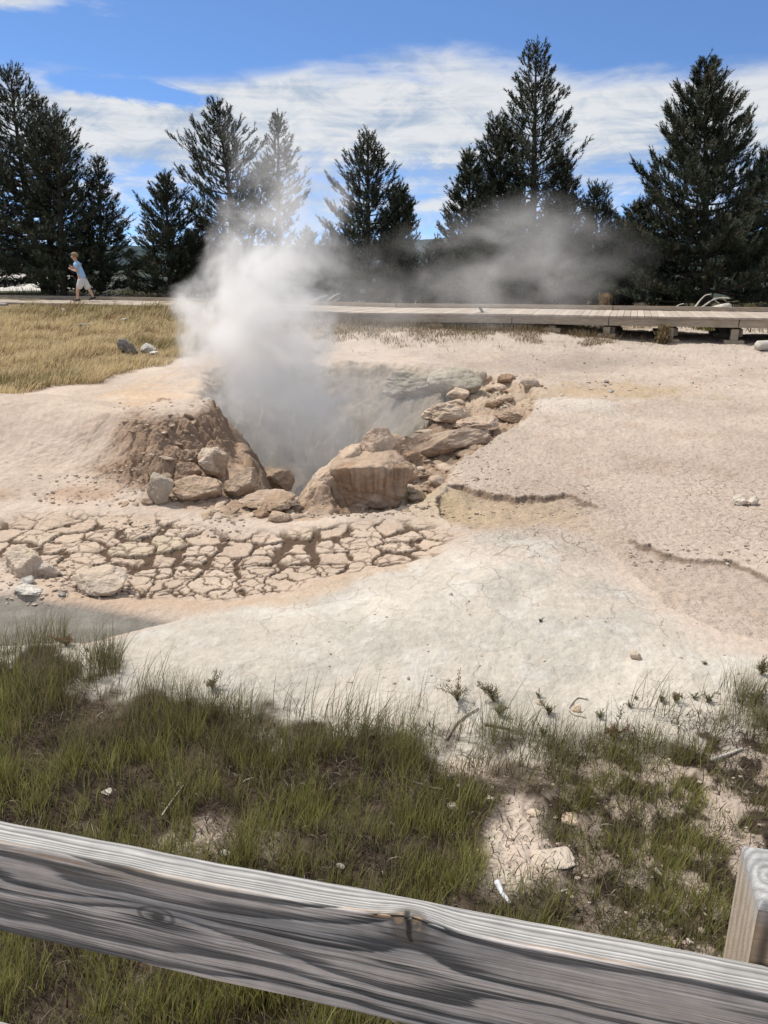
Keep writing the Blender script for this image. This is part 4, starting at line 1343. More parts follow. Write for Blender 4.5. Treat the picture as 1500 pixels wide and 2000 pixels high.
def make_rubble():
    """half buried broken crust on the bench right of the crater and along the bank"""
    rng = np.random.default_rng(78)
    V, F = ico(3)
    mb = MB()
    for (x0, y0, x1, y1, n, smax) in ((760, 745, 1010, 850, 70, 0.13), (770, 840, 960, 960, 110, 0.12), (640, 930, 860, 1000, 40, 0.08), (400, 930, 580, 1010, 45, 0.07), (230, 900, 470, 990, 60, 0.06), (470, 960, 600, 1015, 25, 0.06), (1040, 745, 1240, 800, 25, 0.05)):
        P = np.array([G(rng.uniform(x0, x1), rng.uniform(y0, y1)) for _ in range(n)])
        Z = terrain(P[:, 0], P[:, 1])
        dr, dp = sdist(P[:, 0], P[:, 1], RUBBLE), sdist(P[:, 0], P[:, 1], PIT)
        for (x, y), z, a, d in zip(P, Z, dr, dp):
            if d > 0.35 or (x > 0.2 and a < 0.03 and y < 11.5):
                continue
            s = 0.03 + (smax - 0.03) * rng.random() ** 2
            nn = rng.normal(size=(9, 3))
            nn /= np.linalg.norm(nn, axis=1)[:, None]
            q = np.clip((V @ nn.T) / rng.uniform(0.5, 0.85, 9)[None, :], 1e-6, None)
            Q = V * (((q ** 24).sum(1) + 1) ** (-1 / 24.0))[:, None]
            Q = Q * (1 + 0.12 * fbm3(V * 2.5 + s * 900, 3, int(s * 9e4)))[:, None]
            Q = Q * s * np.array((rng.uniform(1, 1.9), 1, rng.uniform(0.4, 0.75)))
            r = rng.uniform(0, 6.28)
            Q = np.c_[Q[:, 0] * math.cos(r) - Q[:, 1] * math.sin(r), Q[:, 0] * math.sin(r) + Q[:, 1] * math.cos(r), Q[:, 2] + Q[:, 0] * rng.uniform(-.35, .35)]
            c = np.array((0.36, 0.265, 0.19)) if rng.random() < 0.6 else np.array((0.45, 0.355, 0.27))
            mb.add(Q + (x, y, z - s * 0.05), None, F, c * rng.uniform(0.8, 1.15))
    o = mb.build('rubble', M_rock)
    tag(o, 'broken crust and mud lumps heaped right of the crater', kind='stuff')


make_rubble()


# ------------------------------------------------------------------ pines
def needle_mat():
    m, t, b, out = new_mat('pine_needles')
    t.put(b.inputs['Base Color'], tint_attr(t))
    b.inputs['Roughness'].default_value = 0.6
    b.inputs['Specular IOR Level'].default_value = 0.25
    return m


M_needle = needle_mat()
M_bark = simple_mat('pine_bark', (0.085, 0.070, 0.058), 0.95, 0.35, 9, 0.1, 0.01, 30, stretch=(1, 1, .3))


def brush_template(rng, n=20):
    V, F = [], []
    for i in range(n):
        s = rng.uniform(0.0, 0.92)
        th = i * 2.39996 + rng.uniform(-.3, .3)
        d = np.array((math.cos(th), math.sin(th), 0))
        side = np.array((-math.sin(th), math.cos(th), 0))
        fw = rng.uniform(0.22, 0.36)
        a = np.array((0, 0, s))
        tip = a + d * rng.uniform(0.75, 1.0) + np.array((0, 0, fw))
        w = 0.16
        V += [a - side * w, a + side * w, tip]
        F.append((3 * i, 3 * i + 1, 3 * i + 2))
    return np.array(V), np.array(F)


def frames(d):
    d = d / np.linalg.norm(d, axis=1)[:, None]
    ref = np.where(np.abs(d[:, 2:3]) > 0.9, np.array([[1.0, 0, 0]]), np.array([[0, 0, 1.0]]))
    a = np.cross(ref, d)
    a /= np.linalg.norm(a, axis=1)[:, None]
    b = np.cross(d, a)
    return a, b, d


def pine(name, label, base_px, top, dist, prof, seed, dens=1.0, t0=0.05, sparse=1.0, up=0.5, curve=0.0, group='pines behind the boardwalk', tone=1.0, base_y=592, needle=1.0, cat='pine tree'):
    """prof: list of (height fraction, half width in photo pixels)"""
    rng = np.random.default_rng(seed)
    bx, by, _ = D(base_px, base_y, dist)
    bz = gz(bx, by)
    tx, ty, tz = D(top[0], top[1], dist)
    H = (tz - bz) * 0.975
    px2m = (dist * CP + (EYE - bz) * SP) / 1500
    root = thing(name, label, cat, (bx, by, bz), group)
    hs = np.array([p[0] for p in prof])
    ws = np.array([p[1] for p in prof]) * px2m

    def axis(t):
        return np.array(((tx - bx) * t + curve * math.sin(math.pi * t), 0, H * t))
    wood = MB()
    ts = np.linspace(0, 1, 14)
    r0 = 0.017 * H + 0.03
    wood.tube([axis(q) - (0, 0, 0.1 if q == 0 else 0) for q in ts], [r0 * (1 - q) ** 0.85 + 0.008 for q in ts], 8)
    bp, bd, bl, bc = [], [], [], []
    h = t0 * H
    while h < H * 0.985:
        t = h / H
        Lw = float(np.interp(t, hs, ws))
        nb = max(3, int(round((4.2 + 2.2 * (1 - t)) * sparse)))
        ph = rng.uniform(0, 6.28)
        for k in range(nb):
            L = Lw * rng.uniform(0.55, 1.12)
            if rng.random() < 0.10:
                L *= 1.18
            az = ph + k * 6.283 / nb + rng.uniform(-.4, .4)
            o = np.array((math.cos(az), math.sin(az), 0))
            sd = np.array((-math.sin(az), math.cos(az), 0))
            slope = -0.22 + 0.75 * t + rng.uniform(-.12, .12)
            s = np.linspace(0, 1, 6)
            rise = L * (slope * s + (0.18 + 0.12 * up) * s ** 2.4)
            bend = rng.uniform(-.12, .12) * L
            c = axis(t)
            pts = c[None, :] + o[None, :] * (L * s)[:, None] + sd[None, :] * (bend * s * s)[:, None]
            pts[:, 2] += rise
            wood.tube(pts, np.linspace(0.010 + 0.012 * L, 0.005, 6), 4, cap=False)
            n = max(5, int(dens * (1.45 + 0.7 * (1 - t)) * (3 + L / 0.075)))
            u = rng.uniform(0.12 if t > 0.15 else 0.3, 1.0, n) ** 0.75
            u[:2] = 1.0
            P = np.stack([np.interp(u, s, pts[:, q]) for q in range(3)], -1)
            lat = rng.normal(size=n) * 0.22 * L * (1.05 - u) * (u < 1) + rng.normal(size=n) * 0.03
            P += sd[None, :] * lat[:, None] + o[None, :] * (np.abs(lat) * 0.35)[:, None]
            P[:, 2] += rng.normal(size=n) * 0.05
            dd = o[None, :] * rng.uniform(0.35, 1.0, n)[:, None] + sd[None, :] * (np.sign(lat) * rng.uniform(0.0, 0.7, n))[:, None]
            dd[:, 2] += up * rng.uniform(0.35, 1.5, n) + 0.5 * t
            bp.append(P)
            bd.append(dd)
            bl.append(rng.uniform(0.17, 0.38, n) * (0.75 + 0.25 * min(1, L)))
            bc.append(np.full(n, rng.uniform(0.75, 1.2)))
        h += rng.uniform(0.15, 0.27) * (0.8 + 0.5 * (1 - t))
    # leader
    for q in np.linspace(0.9, 1.0, 7):
        bp.append(axis(q)[None, :])
        bd.append(np.array([[rng.normal() * .25, rng.normal() * .25, 1.0]]))
        bl.append(np.array([0.36]))
        bc.append(np.array([1.0]))
    P, Dd, L, Cc = np.vstack(bp), np.vstack(bd), np.concatenate(bl), np.concatenate(bc)
    A, B, Z = frames(Dd)
    tv, tf = [], []
    V_all, F_all, C_all, off = [], [], [], 0
    tmpl = [brush_template(rng) for _ in range(5)]
    which = rng.integers(0, 5, len(P))
    g = np.array((0.039, 0.049, 0.027)) * tone
    dry = np.array((0.085, 0.062, 0.030)) * tone
    for q in range(5):
        i = np.nonzero(which == q)[0]
        tvq, tfq = tmpl[q]
        rr = 0.080 * needle * rng.uniform(0.8, 1.2, len(i))
        V = P[i][:, None, :] + A[i][:, None, :] * (tvq[None, :, 0] * rr[:, None])[..., None] + B[i][:, None, :] * (tvq[None, :, 1] * rr[:, None])[..., None] + Z[i][:, None, :] * (tvq[None, :, 2] * L[i][:, None])[..., None]
        nv = len(tvq)
        F = tfq[None, :, :] + (np.arange(len(i)) * nv)[:, None, None] + off
        kk = (rng.random(len(i)) < 0.07)[:, None]
        c = np.where(kk, dry, g) * (Cc[i] * rng.uniform(0.75, 1.25, len(i)))[:, None]
        V_all.append(V.reshape(-1, 3))
        F_all.append(F.reshape(-1, 3))
        C_all.append(np.repeat(c, nv, axis=0))
        off += len(i) * nv
    me = build_mesh('crown', np.vstack(V_all), None, np.vstack(F_all), False, np.vstack(C_all))
    link('crown', me, M_needle, root)
    wood.build('trunk', M_bark, root)
    return root


FULL = lambda w: [(0, w * .75), (0.12, w), (0.3, w * .92), (0.5, w * .7), (0.7, w * .45), (0.88, w * .2), (1, w * .05)]
PINES = [
    ('tallest pine of the left clump, its crown reaching the photo edge', 92, (18, 125), 30.5, [(0, 40), (0.08, 110), (0.2, 150), (0.4, 140), (0.6, 95), (0.75, 62), (0.9, 30), (1, 8)], 1, dict(dens=0.53, t0=0.06, curve=-0.15, up=0.6)),
    ('pine leaning out over the left photo edge behind the tallest one', -40, (-40, 190), 31.5, FULL(130), 2, dict(dens=0.59)),
    ('slender second leader close beside the tallest left pine', 104, (72, 186), 29.6, [(0, 6), (0.3, 10), (0.45, 60), (0.7, 55), (0.9, 26), (1, 8)], 21, dict(dens=0.56, t0=0.4, curve=0.1, up=0.7)),
    ('tall pine directly behind the walking person', 126, (108, 214), 28.8, [(0, 40), (0.1, 85), (0.35, 72), (0.6, 60), (0.8, 42), (0.92, 20), (1, 6)], 3, dict(dens=0.62, t0=0.05)),
    ('narrow spire shaped pine right of the walking person', 202, (192, 312), 29.5, [(0, 45), (0.1, 62), (0.3, 56), (0.5, 46), (0.75, 24), (1, 5)], 4, dict(dens=0.77, up=0.35)),
    ('bushy pine to the left of the curved trunk pine', 335, (322, 345), 28.5, [(0, 68), (0.15, 75), (0.35, 70), (0.5, 52), (0.75, 36), (0.9, 18), (1, 6)], 5, dict(dens=1.08, up=0.7)),
    ('open crowned pine with a curved bare trunk left of the steam', 448, (420, 197), 29.0, [(0, 12), (0.1, 30), (0.3, 48), (0.42, 78), (0.6, 82), (0.75, 66), (0.9, 22), (1, 7)], 6, dict(dens=0.59, t0=0.12, curve=0.28, up=0.8)),
    ('low dense pine filling the gap under the curved trunk pine', 400, (395, 430), 29.8, FULL(60), 22, dict(dens=1.2)),
    ('half bare leaning young pine at the left edge of the steam', 470, (520, 325), 27.8, [(0, 20), (0.3, 40), (0.6, 44), (0.8, 24), (1, 8)], 23, dict(dens=0.28, t0=0.1, up=0.4, tone=1.3, sparse=0.9)),
    ('thin narrow pine rising straight out of the steam column', 545, (543, 222), 29.5, [(0, 10), (0.3, 26), (0.5, 46), (0.65, 44), (0.8, 26), (0.92, 14), (1, 5)], 7, dict(dens=0.54, t0=0.25, up=0.6, sparse=0.8)),
    ('cone shaped pine standing alone right of the steam column', 720, (718, 255), 27.5, [(0, 85), (0.1, 95), (0.3, 86), (0.5, 72), (0.65, 56), (0.8, 30), (0.92, 13), (1, 5)], 8, dict(dens=0.84, up=0.75)),
    ('shorter pine leaning against the right of the lone cone shaped pine', 775, (780, 362), 27.0, [(0, 50), (0.15, 56), (0.4, 44), (0.7, 26), (1, 6)], 9, dict(dens=1.2, up=0.7)),
    ('small faded pine left of the lone cone shaped pine', 655, (648, 450), 28.2, FULL(46), 24, dict(dens=1.0)),
    ('pine forming the left shoulder of the big middle right clump', 915, (918, 293), 28.0, [(0, 75), (0.15, 78), (0.35, 60), (0.6, 42), (0.8, 24), (1, 5)], 10, dict(dens=1.3, up=0.6)),
    ('bushy pine leaning on the tallest pine from the left', 985, (972, 225), 29.5, [(0, 80), (0.2, 78), (0.5, 55), (0.7, 38), (0.85, 32), (1, 10)], 11, dict(dens=1.1, up=0.7)),
    ('tallest pine of the right clump with open layered branches', 1038, (1048, 78), 29.0, [(0, 90), (0.15, 100), (0.32, 95), (0.5, 90), (0.62, 78), (0.75, 52), (0.87, 28), (1, 8)], 12, dict(dens=0.65, up=0.65)),
    ('mid height pine under the right branches of the tallest pine', 1105, (1098, 300), 28.2, FULL(62), 25, dict(dens=0.95, up=0.6)),
    ('low round topped pine at the right end of the clump', 1163, (1166, 370), 27.4, [(0, 50), (0.3, 46), (0.6, 36), (0.85, 24), (1, 9)], 13, dict(dens=1.1, up=0.9)),
    ('big broad dark pine filling the right side', 1380, (1380, 108), 26.5, [(0, 185), (0.1, 195), (0.3, 170), (0.45, 145), (0.58, 108), (0.75, 66), (0.88, 30), (1, 5)], 14, dict(dens=1.35, up=0.85)),
    ('pine at the right photo edge behind the big broad pine', 1510, (1500, 290), 28.5, FULL(110), 15, dict(dens=1.2, up=0.7)),
    ('low dark pine in the gap right of the lone cone shaped pine', 848, (850, 470), 28.8, FULL(46), 31, dict(dens=1.0)),
    ('small dark pine seen through the steam column', 598, (600, 455), 30.5, FULL(52), 32, dict(dens=1.0)),
    ('low dark pine filling the gap left of the big broad pine', 1212, (1208, 440), 28.6, FULL(56), 33, dict(dens=1.1)),
    ('low dark pine at the foot of the tallest right pine', 1075, (1070, 430), 27.0, FULL(70), 34, dict(dens=1.2)),
    ('wide low pine at the foot of the bushy leaning pine', 940, (945, 420), 27.0, FULL(75), 35, dict(dens=1.2)),
    ('low dense pine at the left foot of the big broad pine', 1262, (1250, 395), 27.2, FULL(80), 16, dict(dens=1.3, up=0.7)),
]
for lb_, bpx_, top_, dist_, prof_, sd_, kw_ in PINES:
    pine('pine_tree', lb_, bpx_, top_, dist_, prof_, sd_, **kw_)


# ------------------------------------------------------------------ grass
def blade_mat(name, trans=0.35):
    m, t, b, out = new_mat(name)
    c = tint_attr(t)
    t.put(b.inputs['Base Color'], c)
    b.inputs['Roughness'].default_value = 0.65
    b.inputs['Specular IOR Level'].default_value = 0.2
    tr = t.node('ShaderNodeBsdfTranslucent')
    t.put(tr.inputs[0], c)
    mx = t.node('ShaderNodeMixShader')
    mx.inputs[0].default_value = trans
    t.link(b.outputs[0], mx.inputs[1])
    t.link(tr.outputs[0], mx.inputs[2])
    t.link(mx.outputs[0], out.inputs[0])
    return m


M_blade = blade_mat('grass_blade', 0.45)


def blades(P, h, az, lean, width, col, seed=0, curl=1.0):
    """P (n,3) roots, h heights, az lean direction, lean 0..1.5 -> verts, quads, tris, colours"""
    n = len(P)
    rng = np.random.default_rng(seed)
    lv = np.array((0, 0.38, 0.72, 1.0))
    d = np.c_[np.cos(az), np.sin(az)]
    fa = rng.uniform(0, 6.283, n)
    sd = np.c_[np.cos(fa), np.sin(fa)]
    V = np.zeros((n, 7, 3))
    k = 0
    for li, s in enumerate(lv):
        off = lean * h * (0.35 * s + 0.65 * curl * s ** 2.2)
        up = h * s * np.sqrt(np.clip(1 - (0.55 * lean * s) ** 2, 0.05, 1))
        c = P + np.c_[d * off[:, None], up]
        wv = width * (1.0, 0.85, 0.55, 0.0)[li]
        if li < 3:
            V[:, k, :] = c
            V[:, k + 1, :] = c
            V[:, k, :2] -= sd * (wv / 2)[:, None]
            V[:, k + 1, :2] += sd * (wv / 2)[:, None]
            k += 2
        else:
            V[:, k, :] = c
    b = (np.arange(n) * 7)[:, None, None]
    Q = (np.array([[0, 1, 3, 2], [2, 3, 5, 4]])[None] + b).reshape(-1, 4)
    Tt = (np.array([[4, 5, 6]])[None] + b).reshape(-1, 3)
    C = np.repeat(col[:, None, :], 7, axis=1)
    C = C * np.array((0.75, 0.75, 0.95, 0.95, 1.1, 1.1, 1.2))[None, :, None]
    return V.reshape(-1, 3), Q, Tt, C.reshape(-1, 3)


def near_masks(x, y):
    z, C, _, _, _, m = terrain(x, y, True)
    return z, m['grass'], m['dg'], m['bare']


def make_grass():
    rng = np.random.default_rng(31)
    N = 9000
    th = np.radians(rng.uniform(-40, 40, N))
    r = np.sqrt(rng.uniform(1.15 ** 2, 4.6 ** 2, N))
    x, y = r * np.sin(th), r * np.cos(th)
    z, gm, dg, bare = near_masks(x, y)
    cl = fbm2(x * 2.2, y * 2.2, 3, 301)
    cl2 = fbm2(x * 0.9, y * 0.9, 2, 305)
    right = sstep(0.2, 1.0, x)
    prob = (0.20 + 0.80 * sstep(-0.16, 0.42, cl + 0.14)) * (0.95 - 0.40 * right) * (0.35 + 0.65 * sstep(-0.3, 0.3, cl2 + 0.2))
    keep = (dg > -0.10) & (bare < 0.35) & (rng.random(N) < prob) & ((gm > 0.25) | ((x > 0.3) & (rng.random(N) < 0.16)) | ((dg < 0.25) & (cl > np.where(x > 0.2, 0.25, -0.1))))
    edge = dg < 0.40
    keep &= ~edge | (rng.random(N) < 0.55)
    mb = MB()
    idx = np.nonzero(keep)[0]
    Ps, hs, azs, ls, wsd, cs = [], [], [], [], [], []
    for i in idx:
        e = max(0.0, 1 - max(dg[i], 0) / 0.45)
        n = int(rng.integers(24, 48) * (0.8 if e > 0.5 else 1.0))
        rr = 0.055 * np.sqrt(rng.random(n))
        a = rng.uniform(0, 6.283, n)
        hh = (0.082 + 0.08 * rng.random() + 0.12 * e) * (0.75 if x[i] > 0.55 else 1.0)
        h = hh * rng.uniform(0.45, 1.15, n)
        Ps.append(np.c_[x[i] + rr * np.cos(a), y[i] + rr * np.sin(a), np.full(n, z[i] - 0.012)])
        hs.append(h)
        wind = rng.normal(0.4, 0.7, n)
        azs.append(np.where(rng.random(n) < 0.6, a, wind))
        ls.append(rng.uniform(0.05, 0.6, n))
        wsd.append(rng.uniform(0.0016, 0.0038, n) * (1 - 0.45 * e))
        tone = rng.uniform(0.75, 1.2)
        g = np.array((0.190, 0.200, 0.054)) * tone
        y_ = np.array((0.33, 0.31, 0.105)) * tone
        st = np.array((0.26, 0.20, 0.105))
        br = np.array((0.085, 0.068, 0.038))
        u = rng.random(n)[:, None]
        dry = rng.random(n)[:, None]
        c = g * (1 - u) + y_ * u
        c = np.where(dry < 0.15, st * 1.2, c)
        c = np.where(rng.random(n)[:, None] < 0.10 + 0.45 * e, br, c)
        cs.append(c)
    Pc = np.vstack(Ps)
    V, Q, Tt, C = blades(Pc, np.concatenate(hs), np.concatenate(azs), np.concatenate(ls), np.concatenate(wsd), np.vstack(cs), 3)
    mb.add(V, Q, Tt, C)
    # taller single stems along the edge of the white crust
    N = 26000
    th = np.radians(rng.uniform(-40, 40, N))
    r = np.sqrt(rng.uniform(2.4 ** 2, 4.6 ** 2, N))
    x, y = r * np.sin(th), r * np.cos(th)
    z, gm, dg, bare = near_masks(x, y)
    cl = fbm2(x * 3.5, y * 3.5, 2, 311)
    k = (np.abs(dg - 0.12) < np.where(x > 0.2, 0.24, 0.22)) & (rng.random(N) < np.where(x > 0.2, 0.60 * sstep(0.05, 0.5, cl), sstep(-0.15, 0.4, cl) * 0.95)) & (bare < 0.3)
    n = int(k.sum())
    c = np.where(rng.random(n)[:, None] < 0.55, np.array((0.18, 0.145, 0.085)), np.array((0.15, 0.145, 0.055))) * rng.uniform(0.7, 1.3, n)[:, None]
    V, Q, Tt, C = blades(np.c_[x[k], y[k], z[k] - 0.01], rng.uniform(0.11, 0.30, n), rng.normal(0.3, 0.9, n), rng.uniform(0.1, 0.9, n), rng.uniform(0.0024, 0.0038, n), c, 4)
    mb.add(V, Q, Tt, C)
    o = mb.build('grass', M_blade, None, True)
    tag(o, 'short green grass tufts on the bank below the railing', kind='stuff')
    # dead leaves and twiggy litter lying between the tufts
    mb = MB()
    N = 90000
    th = np.radians(rng.uniform(-40, 40, N))
    r = np.sqrt(rng.uniform(1.1 ** 2, 4.3 ** 2, N))
    x, y = r * np.sin(th), r * np.cos(th)
    z, gm, dg, bare = near_masks(x, y)
    cl = fbm2(x * 4, y * 4, 3, 321)
    k = (dg > 0.0) & (rng.random(N) < (0.15 + 0.7 * sstep(-0.5, 0.5, cl)) * (1 - 0.72 * bare) * np.where(x > 0.5, 0.8, 1.0))
    n = int(k.sum())
    pal = np.array([(0.075, 0.050, 0.035), (0.13, 0.095, 0.065), (0.24, 0.20, 0.15), (0.055, 0.045, 0.036), (0.095, 0.038, 0.026), (0.40, 0.35, 0.28), (0.075, 0.085, 0.025)])
    c = pal[rng.choice(len(pal), n, p=[.25, .22, .16, .18, .06, .05, .08])] * rng.uniform(0.7, 1.25, n)[:, None]
    V, Q, Tt, C = blades(np.c_[x[k], y[k], z[k] + rng.uniform(-0.004, 0.010, n)], rng.uniform(0.012, 0.055, n), rng.uniform(0, 6.283, n), rng.uniform(0.6, 1.75, n), rng.uniform(0.002, 0.006, n), c, 5)
    mb.add(V, Q, Tt, C)
    o = mb.build('litter', M_blade, None, True)
    tag(o, 'dark dead leaves and stalks littering the bank between grass tufts', kind='stuff')


make_grass()


def make_meadow():
    rng = np.random.default_rng(41)
    mb = MB()
    N = 230000
    th = np.radians(rng.uniform(-36, 2, N))
    r = rng.uniform(9.5, 25.5, N)
    x, y = r * np.sin(th), r * np.cos(th)
    sx, sy = x + 0.25 * fbm2(x * 1.2, y * 1.2, 3, 331), y + 0.25 * fbm2(x * 1.2, y * 1.2, 3, 333)
    d = sdist(sx, sy, MEADOW)
    cl = fbm2(x * 0.9, y * 0.9, 4, 335)
    F = np.array(FRONT)
    fy = np.interp(x, F[:, 0], F[:, 1])
    k = (d > -0.05) & (rng.random(N) < 0.30 + 0.70 * sstep(-0.5, 0.1, cl)) & (y < fy - 0.02)
    x, y, cl, fy = x[k], y[k], cl[k], fy[k]
    n = len(x)
    z = terrain(x, y)
    green = sstep(4.2, 1.0, fy - y + 1.2 * fbm2(x * 0.6, y * 0.6, 3, 337)) * 0.75
    pg = G(60, 745)
    green = np.maximum(green, 0.7 * sstep(0.9, 0.3, np.hypot((x - pg[0]) / 1.2, (y - pg[1]) / 1.2)))
    pg = G(340, 675)
    green = np.maximum(green, 0.8 * sstep(1.0, 0.4, np.hypot((x - pg[0]) / 1.4, (y - pg[1]) / 1.0)))
    straw = np.array((0.63, 0.51, 0.30))
    olive = np.array((0.21, 0.19, 0.075))
    brn = np.array((0.22, 0.13, 0.075))
    u = rng.random(n)
    c = np.where((u < green)[:, None], olive, straw) * rng.uniform(0.7, 1.2, n)[:, None]
    c = np.where((rng.random(n) < 0.10 + 0.35 * sstep(0.1, 0.5, fbm2(x * 0.7, y * 0.7, 3, 339)))[:, None], brn, c)
    h = rng.uniform(0.06, 0.20, n) * (0.7 + 0.6 * sstep(-0.2, 0.5, cl)) * (1 + 0.4 * green)
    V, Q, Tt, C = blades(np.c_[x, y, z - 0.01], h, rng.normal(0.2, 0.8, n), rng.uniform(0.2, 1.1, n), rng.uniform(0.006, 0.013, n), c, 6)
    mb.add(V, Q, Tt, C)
    # thin dry growth along the boardwalk
    N = 130000
    th = np.radians(rng.uniform(-14, 27, N))
    r = rng.uniform(14.5, 21.5, N)
    x, y = r * np.sin(th), r * np.cos(th)
    fy = np.interp(x, F[:, 0], F[:, 1])
    gap = fy - y
    cl = fbm2(x * 1.4, y * 1.4, 4, 341)
    span = 2.3 - 1.3 * sstep(0.5, 4.5, x)
    k = (gap > -2.6) & (rng.random(N) < sstep(span, 0.1, gap - 1.3 * cl) * 0.95 * sstep(6.2, 4.0, x + 0 * y))
    x, y, gap = x[k], y[k], gap[k]
    n = len(x)
    z = terrain(x, y)
    pal = np.array([(0.30, 0.225, 0.125), (0.20, 0.145, 0.085), (0.115, 0.105, 0.045), (0.36, 0.29, 0.18)])
    c = pal[rng.choice(4, n, p=[.35, .3, .2, .15])] * rng.uniform(0.7, 1.2, n)[:, None]
    h = rng.uniform(0.05, 0.20, n) * np.where(gap < 0.4, 1.1, 0.55)
    V, Q, Tt, C = blades(np.c_[x, y, z - 0.01], h, rng.uniform(0, 6.28, n), rng.uniform(0.1, 0.8, n), rng.uniform(0.006, 0.012, n), c, 7)
    mb.add(V, Q, Tt, C)
    # rough growth under the trees
    N = 14000
    th = np.radians(rng.uniform(-33, 33, N))
    r = rng.uniform(22, 34, N)
    x, y = r * np.sin(th), r * np.cos(th)
    fy = np.interp(x, F[:, 0], F[:, 1])
    k = (y > fy + 3.2)
    x, y = x[k], y[k]
    n = len(x)
    z = terrain(x, y)
    c = np.array([(0.16, 0.15, 0.055), (0.10, 0.085, 0.045), (0.24, 0.19, 0.09)])[rng.choice(3, n)] * rng.uniform(0.7, 1.2, n)[:, None]
    V, Q, Tt, C = blades(np.c_[x, y, z - 0.01], rng.uniform(0.1, 0.35, n), rng.uniform(0, 6.28, n), rng.uniform(0.1, 0.8, n), rng.uniform(0.012, 0.02, n), c, 8)
    mb.add(V, Q, Tt, C)
    o = mb.build('meadow_grass', M_blade, None, True)
    tag(o, 'dry straw coloured meadow grass below the boardwalk', kind='stuff')


make_meadow()


# ------------------------------------------------------------------ single weeds on the white crust
def make_weed(px, py, hpx, seed, label, leafy=1.0, seedhead=False, red=False):
    rng = np.random.default_rng(seed)
    x, y, z = T(px, py)
    dpt = y * CP + (EYE - z) * SP
    H = hpx / 1500 * dpt * 0.75
    mb = MB()
    ns = int(rng.integers(5, 9))
    cg = np.array((0.22, 0.205, 0.13))
    for s in range(ns):
        a = rng.uniform(0, 6.283)
        ln = rng.uniform(0.2, 1.1)
        hh = H * rng.uniform(0.3, 0.75) if s else H
        q = np.linspace(0, 1, 5)
        pts = np.c_[np.cos(a) * ln * hh * q ** 1.5, np.sin(a) * ln * hh * q ** 1.5, hh * q]
        mb.tube(pts, np.linspace(0.0018, 0.0008, 5), 4, col=np.array((0.12, 0.09, 0.055)))
        nl = int(rng.integers(7, 12) * leafy)
        tq = rng.uniform(0.05, 0.95, nl)
        Pl = np.stack([np.interp(tq, q, pts[:, k]) for k in range(3)], -1)
        c = cg * rng.uniform(0.7, 1.4, nl)[:, None]
        V, Q, Tt, C = blades(Pl, rng.uniform(0.25, 0.5, nl) * H * (1.1 - 0.7 * tq), rng.uniform(0, 6.283, nl), rng.uniform(0.7, 1.5, nl), rng.uniform(0.004, 0.008, nl), c, seed + s)
        mb.add(V, Q, Tt, C)
        if seedhead:
            n2 = 26
            tq = rng.uniform(0.6, 1.05, n2)
            Pl = np.stack([np.interp(np.clip(tq, 0, 1), q, pts[:, k]) for k in range(3)], -1) + rng.normal(size=(n2, 3)) * 0.008
            c = np.tile(np.array((0.26, 0.12, 0.06) if red else (0.20, 0.145, 0.085)), (n2, 1)) * rng.uniform(0.7, 1.3, n2)[:, None]
            V, Q, Tt, C = blades(Pl, rng.uniform(0.008, 0.018, n2), rng.uniform(0, 6.283, n2), rng.uniform(0.3, 1.2, n2), rng.uniform(0.003, 0.005, n2), c, seed + 50 + s)
            mb.add(V, Q, Tt, C)
    o = mb.build('weed', M_blade, None, True)
    o.location = (x, y, z - 0.005)
    tag(o, label, 'weed', 'weeds at the edge of the white crust')


WEEDS = [
    (893, 1372, 72, dict(seedhead=True), 'tall pale seed headed weed alone on the white crust left of the dark bush'),
    (975, 1398, 58, dict(leafy=2.2), 'darkest dense weed bush on the white crust right of the pale seed head'),
    (965, 1372, 70, dict(seedhead=True), 'thin seed headed weed rising behind the densest dark bush'),
    (1052, 1362, 24, dict(leafy=1.3), 'low leafy weed beside the small pale stone'),
    (1072, 1396, 56, dict(leafy=1.6), 'dark leafy weed in front of the small pale stone'),
    (1060, 1438, 40, dict(leafy=1.1), 'sprawling weed below the dark leafy weed'),
    (1172, 1402, 36, dict(leafy=1.0), 'weed just right of the curled twig'),
    (1200, 1445, 72, dict(leafy=1.6, seedhead=True, red=True), 'weed with a rusty red seed head'),
    (1230, 1382, 22, dict(leafy=1.2), 'small rosette weed right of the rusty seed head'),
    (1242, 1366, 14, dict(leafy=1.0), 'tiny rosette weed behind the small rosette'),
    (1292, 1370, 28, dict(leafy=1.5), 'leafy weed nearest left of a thin stem on the right crust'),
    (1318, 1370, 32, dict(leafy=0.7, seedhead=True), 'thin stemmed weed between two leafy ones on the right crust'),
    (1357, 1366, 26, dict(leafy=1.2), 'leafy weed right of the thin stemmed weed'),
    (1382, 1372, 36, dict(leafy=1.6), 'taller leafy weed under a loose pair of leaves on the right'),
    (1376, 1298, 16, dict(leafy=1.1), 'small isolated weed out on the right white crust'),
    (1487, 1318, 50, dict(leafy=1.7, seedhead=True), 'upper dark weed at the right photo edge'),
    (1480, 1370, 60, dict(leafy=2.0), 'lower dark weed at the right photo edge'),
    (1056, 1215, 15, dict(leafy=1.5), 'lone dark sprig in the middle of the white dome'),
    (415, 1345, 50, dict(leafy=1.3, seedhead=True), 'leafy weed with seed stems above the left grass edge'),
    (130, 1262, 44, dict(leafy=1.6, seedhead=True, red=True), 'reddish brown weed among tall stems beside the puddle'),
    (172, 1272, 14, dict(leafy=1.0), 'tiny weed on white crust right of the reddish brown weed'),
]
for i_, (px, py, h_, kw_, lb_) in enumerate(WEEDS):
    make_weed(px, py, h_, 400 + 7 * i_, lb_, **kw_)

